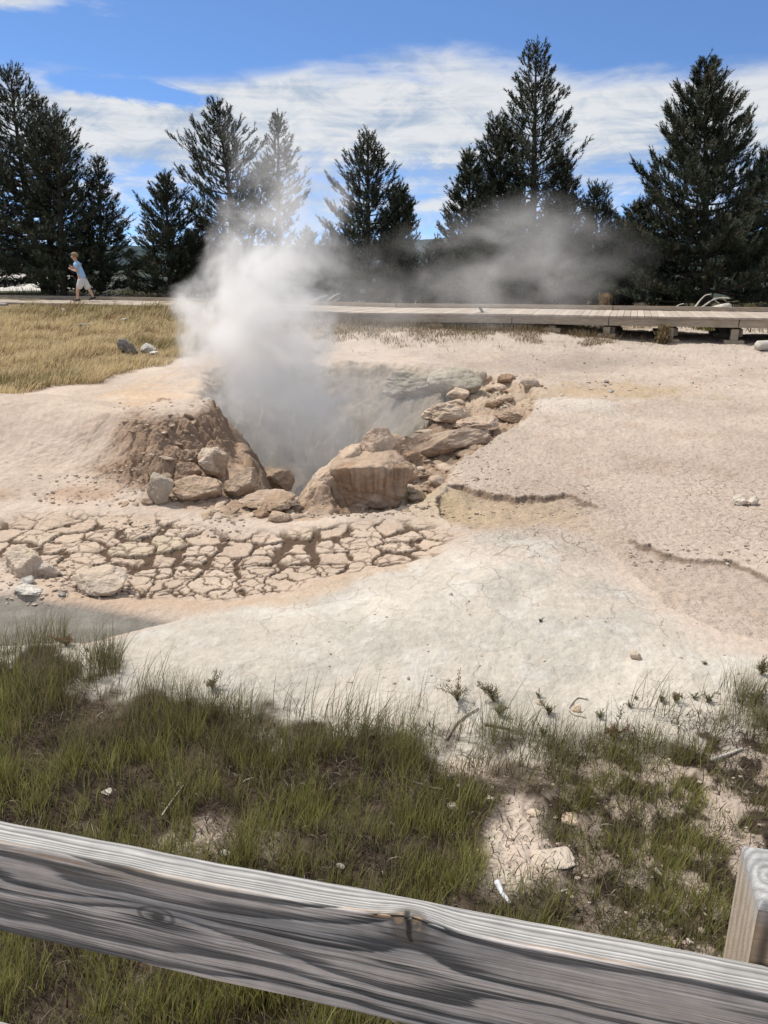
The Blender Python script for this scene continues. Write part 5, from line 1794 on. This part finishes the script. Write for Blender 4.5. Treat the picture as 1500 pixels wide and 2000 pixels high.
# ------------------------------------------------------------------ sticks, logs, driftwood
M_stick = simple_mat('bleached_wood', (0.50, 0.46, 0.40), 0.85, 0.25, 12, 0.2, 0.002, 60)
M_twig = simple_mat('brown_twig', (0.25, 0.21, 0.165), 0.9, 0.3, 20)
M_greywood = simple_mat('grey_driftwood', (0.32, 0.30, 0.275), 0.9, 0.4, 7, 0.15, 0.01, 18, stretch=(1, 1, 3))


def ground_stick(name, label, pxs, rpx, mat, cat='stick', lift=0.004, taper=0.5):
    pts, rs = [], []
    for i, (px, py) in enumerate(pxs):
        x, y, z = T(px, py)
        dpt = y * CP + (EYE - z) * SP
        r = rpx / 1500 * dpt / 2 * (1 - (1 - taper) * i / (len(pxs) - 1))
        rs.append(r)
        pts.append((x, y, z + r * 0.8 + lift))
    pts = np.array(pts)
    # smooth resample
    q = np.linspace(0, len(pts) - 1, 6 * len(pts))
    P = np.stack([np.interp(q, range(len(pts)), pts[:, k]) for k in range(3)], -1)
    for _ in range(3):
        P[1:-1] = (P[:-2] + P[2:] + 2 * P[1:-1]) / 4
    o0 = P[0].copy()
    mb = MB()
    mb.tube(P - o0, np.interp(q, range(len(rs)), rs), 7)
    o = mb.build(name, mat)
    o.location = o0
    tag(o, label, cat)
    return o


ground_stick('stick', 'straight pale stick lying in the grass at the right', [(1388, 1489), (1420, 1478), (1450, 1466)], 9, M_stick)
ground_stick('twig', 'curved grey twig arching at the edge of the left grass', [(872, 1448), (890, 1418), (912, 1400), (935, 1386)], 5, M_twig, 'twig')
ground_stick('twig', 'dark bent twig lying through the grass in the middle', [(945, 1418), (985, 1424), (1020, 1434)], 5, M_twig, 'twig')
ground_stick('twig', 'thin pale curled twig around the small tan stone', [(1147, 1368), (1128, 1364), (1116, 1376), (1109, 1388), (1122, 1400), (1145, 1404)], 4, M_stick, 'twig')
ground_stick('twig', 'long thin pale stalk leaning over dark litter at the left', [(318, 1605), (336, 1578), (360, 1548)], 3, M_stick, 'twig', 0.03)
ground_stick('twig', 'thin brown stick between grass and bare patch', [(808, 1532), (835, 1540), (865, 1545)], 5, M_twig, 'twig')
ground_stick('wood_splinter', 'bluish white weathered wood splinter above the railing', [(970, 1730), (982, 1752), (996, 1770)], 13, simple_mat('white_splinter', (0.60, 0.61, 0.63), 0.8, 0.15, 30), 'wood splinter')
ground_stick('wood_splinter', 'small flat pale wood chip below the bare patch', [(1085, 1750), (1108, 1742)], 7, M_stick, 'wood splinter')
ground_stick('wood_splinter', 'pale wood chip in the grass left of the post', [(1278, 1702), (1292, 1716)], 10, M_stick, 'wood splinter')
ground_stick('log', 'short grey log end at the right edge below the boardwalk', [(1479, 684), (1560, 680)], 20, M_stick, 'log', 0, 1.0)
ground_stick('log', 'thin grey log lying in the dry meadow grass', [(155, 643), (172, 641), (190, 639)], 6, M_greywood, 'log', 0.06, 0.8)
ground_stick('log', 'pale driftwood piece in the meadow near the boardwalk', [(238, 632), (250, 629)], 5, M_stick, 'log', 0.06, 0.8)
ground_stick('log', 'dark weathered log at the far left by the boardwalk', [(-10, 596), (14, 597)], 7, M_greywood, 'log', 0.0, 0.8)
make_rock('tree_stump', 'jagged grey weathered stump leaning in the dry meadow', 246, 690, 34, 34, (0.26, 0.235, 0.205), 91, cuts=10, lean=-0.4, rough=0.16, flute=0.15, cat='tree stump', group=None)


def bleached_branch(label, lines, dist, seed, rpx=5, mat=None):
    root_p = D(lines[0][0][0], lines[0][0][1], dist)
    mb = MB()
    rng = np.random.default_rng(seed)
    for k, ln in enumerate(lines):
        pts = np.array([np.array(D(px, py, dist + rng.uniform(-.15, .15))) for px, py in ln]) - np.array(root_p)
        q = np.linspace(0, len(pts) - 1, 5 * len(pts))
        P = np.stack([np.interp(q, range(len(pts)), pts[:, a]) for a in range(3)], -1)
        for _ in range(4):
            P[1:-1] = (P[:-2] + P[2:] + 2 * P[1:-1]) / 4
        r = rpx / 1500 * dist / 2 * (1.0 if k < 2 else 0.65)
        mb.tube(P, np.linspace(r, r * 0.4, len(P)), 6)
    o = mb.build('fallen_branch', mat or M_stick)
    o.location = root_p
    tag(o, label, 'fallen branch', 'bleached branches behind the boardwalk')


bleached_branch('forked white bleached branch curving up behind the right boardwalk', [[(1335, 612), (1358, 600), (1366, 588), (1378, 576), (1388, 575)], [(1340, 612), (1372, 600), (1392, 585), (1410, 581), (1425, 583)], [(1370, 608), (1380, 601), (1391, 599)], [(1395, 584), (1400, 590), (1405, 592)], [(1410, 581), (1418, 588)]], 21.2, 3, 4.2)
bleached_branch('short white twig left of the forked bleached branch', [[(1312, 612), (1318, 602), (1326, 595), (1336, 593)], [(1318, 602), (1322, 600)]], 21.3, 4, 3.2)
bleached_branch('heap of pale broken branches beside the walking person', [[(160, 585), (172, 574), (186, 566)], [(168, 585), (178, 570), (180, 566)], [(200, 572), (216, 566), (230, 570)], [(206, 584), (212, 570), (208, 562)], [(222, 584), (240, 576), (258, 580)], [(215, 580), (236, 572)], [(186, 586), (196, 578), (206, 574)]], 28.4, 5, 3.6)
bleached_branch('scattered pale branches half hidden in the steam', [[(612, 588), (626, 580), (640, 577)], [(640, 586), (655, 576), (664, 573)], [(600, 592), (616, 586)], [(650, 590), (664, 582)]], 24.5, 6, 4)
bleached_branch('single thin white twig standing behind the middle boardwalk', [[(806, 604), (810, 594), (813, 586)]], 22.5, 7, 2.6)


def make_round_log():
    x, y, z = D(1420, 612, 21.4)
    zb = gz(x, y)
    mb = MB()
    mb.tube([(0, 0, 0), (0.05, 0.9, -0.12)], [0.115, 0.13], 18)
    o = mb.build('log', M_stick)
    p = D(1421, 600, 21.4)
    o.location = p
    tag(o, 'cut log showing its pale round end beside the forked bleached branch', 'log')


make_round_log()


def make_sign():
    M_sign = simple_mat('dark_sign_metal', (0.06, 0.055, 0.05), 0.6, 0.2, 8)
    x, y, z = D(941, 611, 18.95)
    root = thing('information_sign', 'small dark low sign on a slanted leg at the boardwalk edge', 'sign', (x, y, DZ))
    mb = MB()
    mb.tube([(0.03, 0.05, 0.0), (-0.06, 0.05, 0.135)], [0.035, 0.035], 6)
    mb.build('leg', M_sign, root)
    mb = MB()
    mb.box((-0.07, 0.05, 0.155), (0.31, 0.22, 0.025), 0, tilt=0.10)
    mb.build('panel', simple_mat('sign_face', (0.16, 0.15, 0.14), 0.5, 0.15, 8), root, False)


make_sign()


def make_shrub(label, px, py, wpx, hpx, dist, col, seed):
    rng = np.random.default_rng(seed)
    x, y, _ = D(px, py, dist)
    z = gz(x, y)
    k = dist / 1500
    W, H = wpx * k / 2, hpx * k
    n = 900
    P = np.c_[rng.normal(size=n) * W * 0.45, rng.normal(size=n) * W * 0.45, rng.uniform(0.0, 1, n) ** 0.8 * H]
    P[:, :2] *= (1 - 0.4 * (P[:, 2:3] / H))
    root = thing('shrub', label, 'shrub', (x, y, z))
    V, Q, Tt, C = blades(P, rng.uniform(0.05, 0.16, n), rng.uniform(0, 6.28, n), rng.uniform(0.2, 1.2, n), rng.uniform(0.012, 0.03, n), np.array(col)[None, :] * rng.uniform(0.6, 1.4, n)[:, None], seed)
    mb = MB()
    mb.add(V, Q, Tt, C)
    mb.build('foliage', M_blade, root)
    st = MB()
    for q in range(9):
        a = rng.uniform(0, 6.28)
        st.tube([(0, 0, -0.05), (np.cos(a) * W * .3, np.sin(a) * W * .3, H * .5), (np.cos(a) * W * .6, np.sin(a) * W * .6, H * rng.uniform(.7, 1))], [0.012, 0.008, 0.003], 4)
    st.build('stem', M_twig, root)


make_shrub('dry yellowish shrub against the dark pines at the right', 1180, 606, 30, 56, 21.5, (0.30, 0.20, 0.09), 1)
make_shrub('brownish bush in the gap between narrow spire pine and bushy pine', 264, 588, 44, 50, 31, (0.10, 0.085, 0.045), 2)
make_shrub('pale dead bush with upright stems right of the dry yellowish shrub', 1250, 606, 40, 34, 22.2, (0.20, 0.17, 0.12), 3)
make_shrub('olive brush under the trees at the right edge of the boardwalk gap', 1462, 606, 36, 30, 22.4, (0.16, 0.14, 0.06), 4)
make_shrub('dry tuft bush under the second right boardwalk opening', 1295, 668, 26, 30, 17.2, (0.24, 0.18, 0.10), 5)
make_shrub('yellow green bush in shade under the boardwalk deck', 1390, 655, 90, 12, 20.4, (0.15, 0.14, 0.045), 6)


# ------------------------------------------------------------------ the walking person
M_skin = simple_mat('skin', (0.52, 0.31, 0.22), 0.6, 0.06, 5, 0.3)
M_shirt = simple_mat('light_blue_cotton', (0.30, 0.48, 0.68), 0.9, 0.08, 14, 0.1, 0.006, 9)
M_shorts = simple_mat('pale_cotton', (0.56, 0.55, 0.53), 0.9, 0.06, 14, 0.1, 0.006, 9)
M_shoe = simple_mat('black_shoe', (0.018, 0.018, 0.02), 0.6, 0.2, 20)
M_sole = simple_mat('grey_sole', (0.30, 0.29, 0.28), 0.8, 0.1, 20)
M_hair = simple_mat('light_brown_hair', (0.25, 0.165, 0.095), 0.8, 0.3, 40, 0.2, 0.004, 90)


def skin_mesh(name, verts, edges, radii, mat, parent, levels=2):
    me = bpy.data.meshes.new(name)
    me.from_pydata([Vector(v) for v in verts], edges, [])
    o = bpy.data.objects.new(name, me)
    COL.objects.link(o)
    sk = o.modifiers.new('skin', 'SKIN')
    sk.use_smooth_shade = True
    sk.branch_smoothing = 0.4
    for i, r in enumerate(radii):
        d = me.skin_vertices[0].data[i]
        d.radius = (r, r) if not isinstance(r, tuple) else r
        d.use_root = i == 0
    ss = o.modifiers.new('smooth', 'SUBSURF')
    ss.levels = levels
    ss.render_levels = levels
    me.materials.append(mat)
    dg = bpy.context.evaluated_depsgraph_get()
    ev = o.evaluated_get(dg)
    m2 = bpy.data.meshes.new_from_object(ev)
    m2.name = name
    o.modifiers.clear()
    o.data = m2
    if not m2.materials:
        m2.materials.append(mat)
    for p in m2.polygons:
        p.use_smooth = True
    o.parent = parent
    return o


def make_person():
    bx, by, bz = D(165, 590, 25.4)
    S = 1.50
    # local frame: walking towards -x (photo left); z up; unit = metres at 1.5 m tall
    V, E, R = [], [], []

    def v(x, y, z, r, par=None):
        V.append((x, y, z))
        R.append(r)
        if par is not None:
            E.append((par, len(V) - 1))
        return len(V) - 1
    pel = v(0.02, 0, 0.76, (0.12, 0.10))
    sp = v(-0.02, 0, 0.92, (0.115, 0.09), pel)
    ch = v(-0.07, 0, 1.08, (0.125, 0.10), sp)
    nk0 = v(-0.115, 0, 1.20, (0.075, 0.07), ch)
    nk = v(-0.135, 0, 1.265, 0.045, nk0)
    hd0 = v(-0.155, 0, 1.33, (0.076, 0.085), nk)
    hd1 = v(-0.165, 0, 1.40, (0.090, 0.108), hd0)
    hd2 = v(-0.16, 0, 1.46, (0.074, 0.085), hd1)
    # face: nose, chin, ears
    v(-0.280, 0, 1.365, 0.013, hd1)
    for s in (-1, 1):
        v(-0.150, s * 0.100, 1.375, 0.013, hd1)
    hands = []
    for s in (-1, 1):            # s = -1 is the side towards the camera
        fr = s < 0
        sh = v(-0.095, s * 0.155, 1.145, 0.050, nk0)
        if fr:
            el = v(-0.045, s * 0.215, 0.93, 0.038, sh)
            wr = v(-0.225, s * 0.150, 0.985, 0.026, el)
            fd = np.array((-0.85, 0.15, 0.45))
        else:
            el = v(-0.14, s * 0.215, 0.93, 0.038, sh)
            wr = v(-0.285, s * 0.130, 1.035, 0.026, el)
            fd = np.array((-0.75, -0.1, 0.6))
        fd /= np.linalg.norm(fd)
        w = np.array(V[wr])
        pm = w + fd * 0.055
        ph = v(*pm, (0.030, 0.018), wr)
        sidev = np.cross(fd, (0, 1.0, 0))
        sidev /= np.linalg.norm(sidev)
        dn = np.array((0, -s * 1.0, 0))
        for f, (o_, ln) in enumerate(((-0.024, 0.050), (-0.008, 0.062), (0.008, 0.058), (0.023, 0.044))):
            k0 = pm + fd * 0.030 + sidev * o_
            a = v(*k0, 0.0085, ph)
            m1 = k0 + fd * ln * 0.55 + dn * 0.008
            b = v(*m1, 0.0078, a)
            m2 = m1 + fd * ln * 0.25 + dn * ln * 0.55
            v(*m2, 0.0068, b)
        tb = w + fd * 0.025 - sidev * 0.036 + dn * 0.012
        a = v(*tb, 0.0095, ph)
        v(*(tb + fd * 0.032 - sidev * 0.012 + dn * 0.016), 0.0078, a)
    # legs: near (s=-1) leg is the forward one, far leg trails
    hip_f = v(-0.01, -0.085, 0.70, 0.088, pel)
    kn_f = v(-0.13, -0.095, 0.42, 0.056, hip_f)
    cf = v(-0.155, -0.095, 0.29, 0.052, kn_f)
    an_f = v(-0.165, -0.095, 0.085, 0.036, cf)
    v(-0.25, -0.10, 0.045, 0.032, an_f)
    hip_b = v(0.04, 0.085, 0.70, 0.088, pel)
    kn_b = v(0.145, 0.09, 0.42, 0.056, hip_b)
    cb = v(0.205, 0.09, 0.30, 0.051, kn_b)
    an_b = v(0.285, 0.09, 0.115, 0.036, cb)
    v(0.225, 0.09, 0.050, 0.032, an_b)
    k = S / 1.52
    V2 = [(a * k, b * k, c * k) for a, b, c in V]
    R2 = [(r[0] * k, r[1] * k) if isinstance(r, tuple) else r * k for r in R]
    body = skin_mesh('person', V2, E, R2, M_skin, None)
    body.location = (bx, by, DZ)
    tag(body, 'person in a light blue t-shirt and pale shorts striding left along the boardwalk', 'person')

    def part(name, verts, edges, rr, mat, lv=2):
        return skin_mesh(name, [(a * k, b * k, c * k) for a, b, c in verts], edges, [(q[0] * k, q[1] * k) if isinstance(q, tuple) else q * k for q in rr], mat, body, lv)
    # shirt
    part('shirt', [(0.045, 0, 0.66), (-0.01, 0, 0.86), (-0.065, 0, 1.08), (-0.112, 0, 1.195), (-0.128, 0, 1.235), (-0.095, -0.165, 1.14), (-0.062, -0.205, 1.01), (-0.095, 0.165, 1.14), (-0.115, 0.205, 1.01)],
         [(0, 1), (1, 2), (2, 3), (3, 4), (3, 5), (5, 6), (3, 7), (7, 8)],
         [(0.150, 0.135), (0.145, 0.120), (0.150, 0.125), (0.10, 0.09), (0.062, 0.06), 0.072, 0.070, 0.072, 0.070], M_shirt)
    # shorts: waist and two flared legs
    part('shorts', [(0.03, 0, 0.78), (0.025, 0, 0.69), (-0.035, -0.088, 0.58), (-0.105, -0.098, 0.37), (0.070, 0.088, 0.58), (0.155, 0.098, 0.37)],
         [(0, 1), (1, 2), (2, 3), (1, 4), (4, 5)], [(0.132, 0.115), (0.135, 0.115), 0.112, 0.118, 0.112, 0.114], M_shorts)
    # shoes
    for (ax, ay, az, ang) in ((-0.165, -0.095, 0.0, 0.0), (0.275, 0.09, 0.012, 0.28)):
        V0, F0 = ico(3)
        P = V0.copy()
        P[:, 2] = np.where(P[:, 2] < -0.35, -0.35, P[:, 2])
        toe = sstep(0.2, -1.0, P[:, 0])
        P = P * np.array((0.130, 0.046, 0.060))
        P[:, 2] *= 1 - 0.35 * toe
        P[:, 2] += 0.045
        P[:, 0] -= 0.045
        P = np.c_[P[:, 0] * math.cos(ang) - P[:, 2] * math.sin(ang) * -1 * 0 , P[:, 1], P[:, 2] + P[:, 0] * math.sin(ang) + (0.16 * math.sin(ang))]
        P += np.array((ax, ay, az))
        sh = link('shoe', build_mesh('shoe', P * k, None, F0, True), M_shoe, body)
        Ps = V0 * np.array((0.132, 0.048, 0.010))
        Ps[:, 0] -= 0.045
        Ps[:, 2] += 0.020
        Ps[:, 2] += Ps[:, 0] * math.sin(ang) + 0.16 * math.sin(ang)
        Ps += np.array((ax, ay, az))
        link('sole', build_mesh('sole', Ps * k, None, F0, True), M_sole, sh)
    # short hair: a cap over crown and back of the head
    V0, F0 = ico(4)
    c = np.array((-0.148, 0, 1.412))
    P = V0 * np.array((0.122, 0.108, 0.108))
    P = P * (1 + 0.03 * fbm3(V0 * 6, 3, 7)[:, None])
    face = (V0[:, 0] < -0.25) & (V0[:, 2] < 0.30)
    low = V0[:, 2] < -0.42
    keep = ~(face | low)
    Fk = F0[keep[F0].all(1)]
    link('hair', build_mesh('hair', (P + c) * k, None, Fk, True), M_hair, body)
    # eyes and brows as small dark marks on the face
    for s in (-1, 1):
        V1, F1 = ico(2)
        link('eye', build_mesh('eye', (V1 * np.array((0.006, 0.011, 0.007)) + np.array((-0.262, s * 0.034, 1.392))) * k, None, F1, True), M_shoe, body)
    mo = MB()
    mo.box((-0.240, 0, 1.318), (0.012, 0.04, 0.008))
    m_ = mo.build('mouth', simple_mat('lip', (0.40, 0.17, 0.14)), body)
    m_.data.transform(__import__('mathutils').Matrix.Scale(k, 4))


make_person()


# ------------------------------------------------------------------ steam
def steam_mat(name, kind, dens, axis_pts, lo, hi, noise_scale, thr, detail=5, aniso=0.25, stretch=(1, 1, 1), soft=0.9, shred=False):
    """axis_pts: list of (u, a, b, r, d): along the axis u the centre (a, b), radius r and strength d"""
    m = bpy.data.materials.new(name)
    m.use_nodes = True
    t = NT(m.node_tree)
    pos = t.node('ShaderNodeNewGeometry').outputs['Position']
    wob = t.noise(pos, 0.9, 2, 0.5, out='Color')
    p = t.vmath('ADD', pos, t.vmath('SCALE', t.vmath('SUBTRACT', wob, (0.5, 0.5, 0.5)), scale=0.75))
    wob2 = t.noise(pos, 3.0, 2, 0.5, out='Color')
    p = t.vmath('ADD', p, t.vmath('SCALE', t.vmath('SUBTRACT', wob2, (0.5, 0.5, 0.5)), scale=0.25))
    x, y, z = t.sep(p)
    u, a, b = (z, x, y) if kind == 'z' else (x, y, z)
    un = t.math('DIVIDE', t.math('SUBTRACT', u, lo), hi - lo)
    f = lambda k: [((q[0] - lo) / (hi - lo), q[k]) for q in axis_pts]
    ca, cb, rr, dd = (t.curve(un, f(k)) for k in (1, 2, 3, 4))
    da = t.math('SUBTRACT', a, ca)
    db = t.math('SUBTRACT', b, cb)
    d = t.math('SQRT', t.math('ADD', t.math('MULTIPLY', da, da), t.math('MULTIPLY', db, db)))
    q = t.math('SUBTRACT', 1.0, t.math('DIVIDE', d, t.math('MAXIMUM', rr, 0.02)))
    n = t.noise(t.vmath('MULTIPLY', p, stretch), noise_scale, detail, 0.58, dist=0.25)
    if shred:
        g = t.math('MULTIPLY', t.range(n, 0.36, 0.80), t.range(q, 0.0, 0.55))
    else:
        g = t.math('ADD', q, t.math('MULTIPLY', t.math('SUBTRACT', n, 0.5), thr))
        g = t.range(g, 0.05, soft)
    g = t.math('MULTIPLY', g, t.range(q, 0.0, 0.18))
    den = t.math('MULTIPLY', t.math('MULTIPLY', g, dd), dens)
    v = t.node('ShaderNodeVolumePrincipled')
    v.inputs['Color'].default_value = (0.985, 0.98, 0.97, 1)
    v.inputs['Anisotropy'].default_value = aniso
    t.put(v.inputs['Density'], den)
    out = t.node('ShaderNodeOutputMaterial')
    t.link(v.outputs[0], out.inputs['Volume'])
    return m


def steam_body(name, label, kind, pts, mat, grow=1.0, n=28):
    lo, hi = pts[0][0], pts[-1][0]
    us = np.linspace(lo, hi, 40)
    a, b, r = (np.interp(us, [p[0] for p in pts], [p[k] for p in pts]) for k in (1, 2, 3))
    r = r * grow
    th = np.linspace(0, 2 * np.pi, n, endpoint=False)
    A = a[:, None] + r[:, None] * np.cos(th)
    B = b[:, None] + r[:, None] * np.sin(th)
    U = np.repeat(us[:, None], n, 1)
    V = np.stack([A, B, U] if kind == 'z' else [U, A, B], -1).reshape(-1, 3)
    i = np.arange(39)[:, None] * n
    j = np.arange(n)[None, :]
    k = ((np.arange(n) + 1) % n)[None, :]
    Q = np.stack([i + j, i + k, i + n + k, i + n + j], -1).reshape(-1, 4)
    V = np.vstack([V, [V[:n].mean(0)], [V[-n:].mean(0)]])
    Tt = [(len(V) - 2, (q + 1) % n, q) for q in range(n)] + [(len(V) - 1, 39 * n + q, 39 * n + (q + 1) % n) for q in range(n)]
    o = link(name, build_mesh(name, V, Q, Tt, True), mat)
    tag(o, label, 'steam', kind='stuff')
    return o


# rising column: (height, x, y, radius, strength)
COLUMN = [(-1.2, -0.75, 8.9, 0.8, 0.15), (-0.2, -0.95, 9.1, 0.75, 0.22), (0.5, -1.12, 9.3, 0.85, 0.42), (1.1, -1.38, 9.4, 1.08, 0.85), (1.6, -1.58, 9.5, 1.18, 0.95), (2.1, -1.45, 9.6, 1.00, 0.72), (2.6, -1.28, 9.7, 0.92, 0.48), (3.0, -1.12, 9.8, 0.85, 0.32), (3.5, -1.15, 9.9, 0.85, 0.14), (4.1, -1.3, 10.0, 0.8, 0.0)]
steam_body('steam_plume', 'dense white steam column rising out of the crater', 'z', COLUMN, steam_mat('steam_plume', 'z', 3.3, COLUMN, -1.2, 4.1, 2.4, 3.8, 8), 1.12)
# low bank of steam lying in the bowl: (x, y, z, radius, strength)
BANK = [(-3.4, 11.0, 0.55, 0.5, 0.0), (-2.7, 10.8, 0.45, 1.0, 0.45), (-1.6, 10.6, 0.25, 1.35, 0.8), (-0.4, 10.9, 0.2, 1.45, 0.8), (0.5, 11.4, 0.25, 1.2, 0.55), (1.5, 12.2, 0.4, 0.7, 0.0)]
steam_body('steam_bank', 'thin grey steam lying low inside the crater bowl', 'x', BANK, steam_mat('steam_bank', 'x', 0.40, BANK, -3.4, 1.5, 1.6, 2.8, 7), 1.1)
# torn wisps drifting right in front of the pines: (x, y, z, radius, strength)
WISP = [(-2.4, 12.6, 1.6, 0.5, 0.0), (-1.4, 13.2, 1.85, 1.0, 0.6), (-0.3, 14.0, 1.9, 1.05, 0.75), (0.8, 14.6, 2.05, 1.15, 0.8), (1.8, 15.0, 2.25, 1.3, 0.95), (2.8, 15.4, 2.35, 1.4, 1.0), (3.8, 15.7, 2.3, 1.3, 0.7), (4.7, 16.0, 2.2, 1.1, 0.4), (5.6, 16.2, 2.3, 0.5, 0.0)]
steam_body('steam_wisp', 'torn wisps of steam drifting right in front of the dark pines', 'x', WISP, steam_mat('steam_wisp', 'x', 0.62, WISP, -2.4, 5.6, 1.35, 4.4, 9, stretch=(0.55, 0.6, 1.05), shred=True), 1.12)
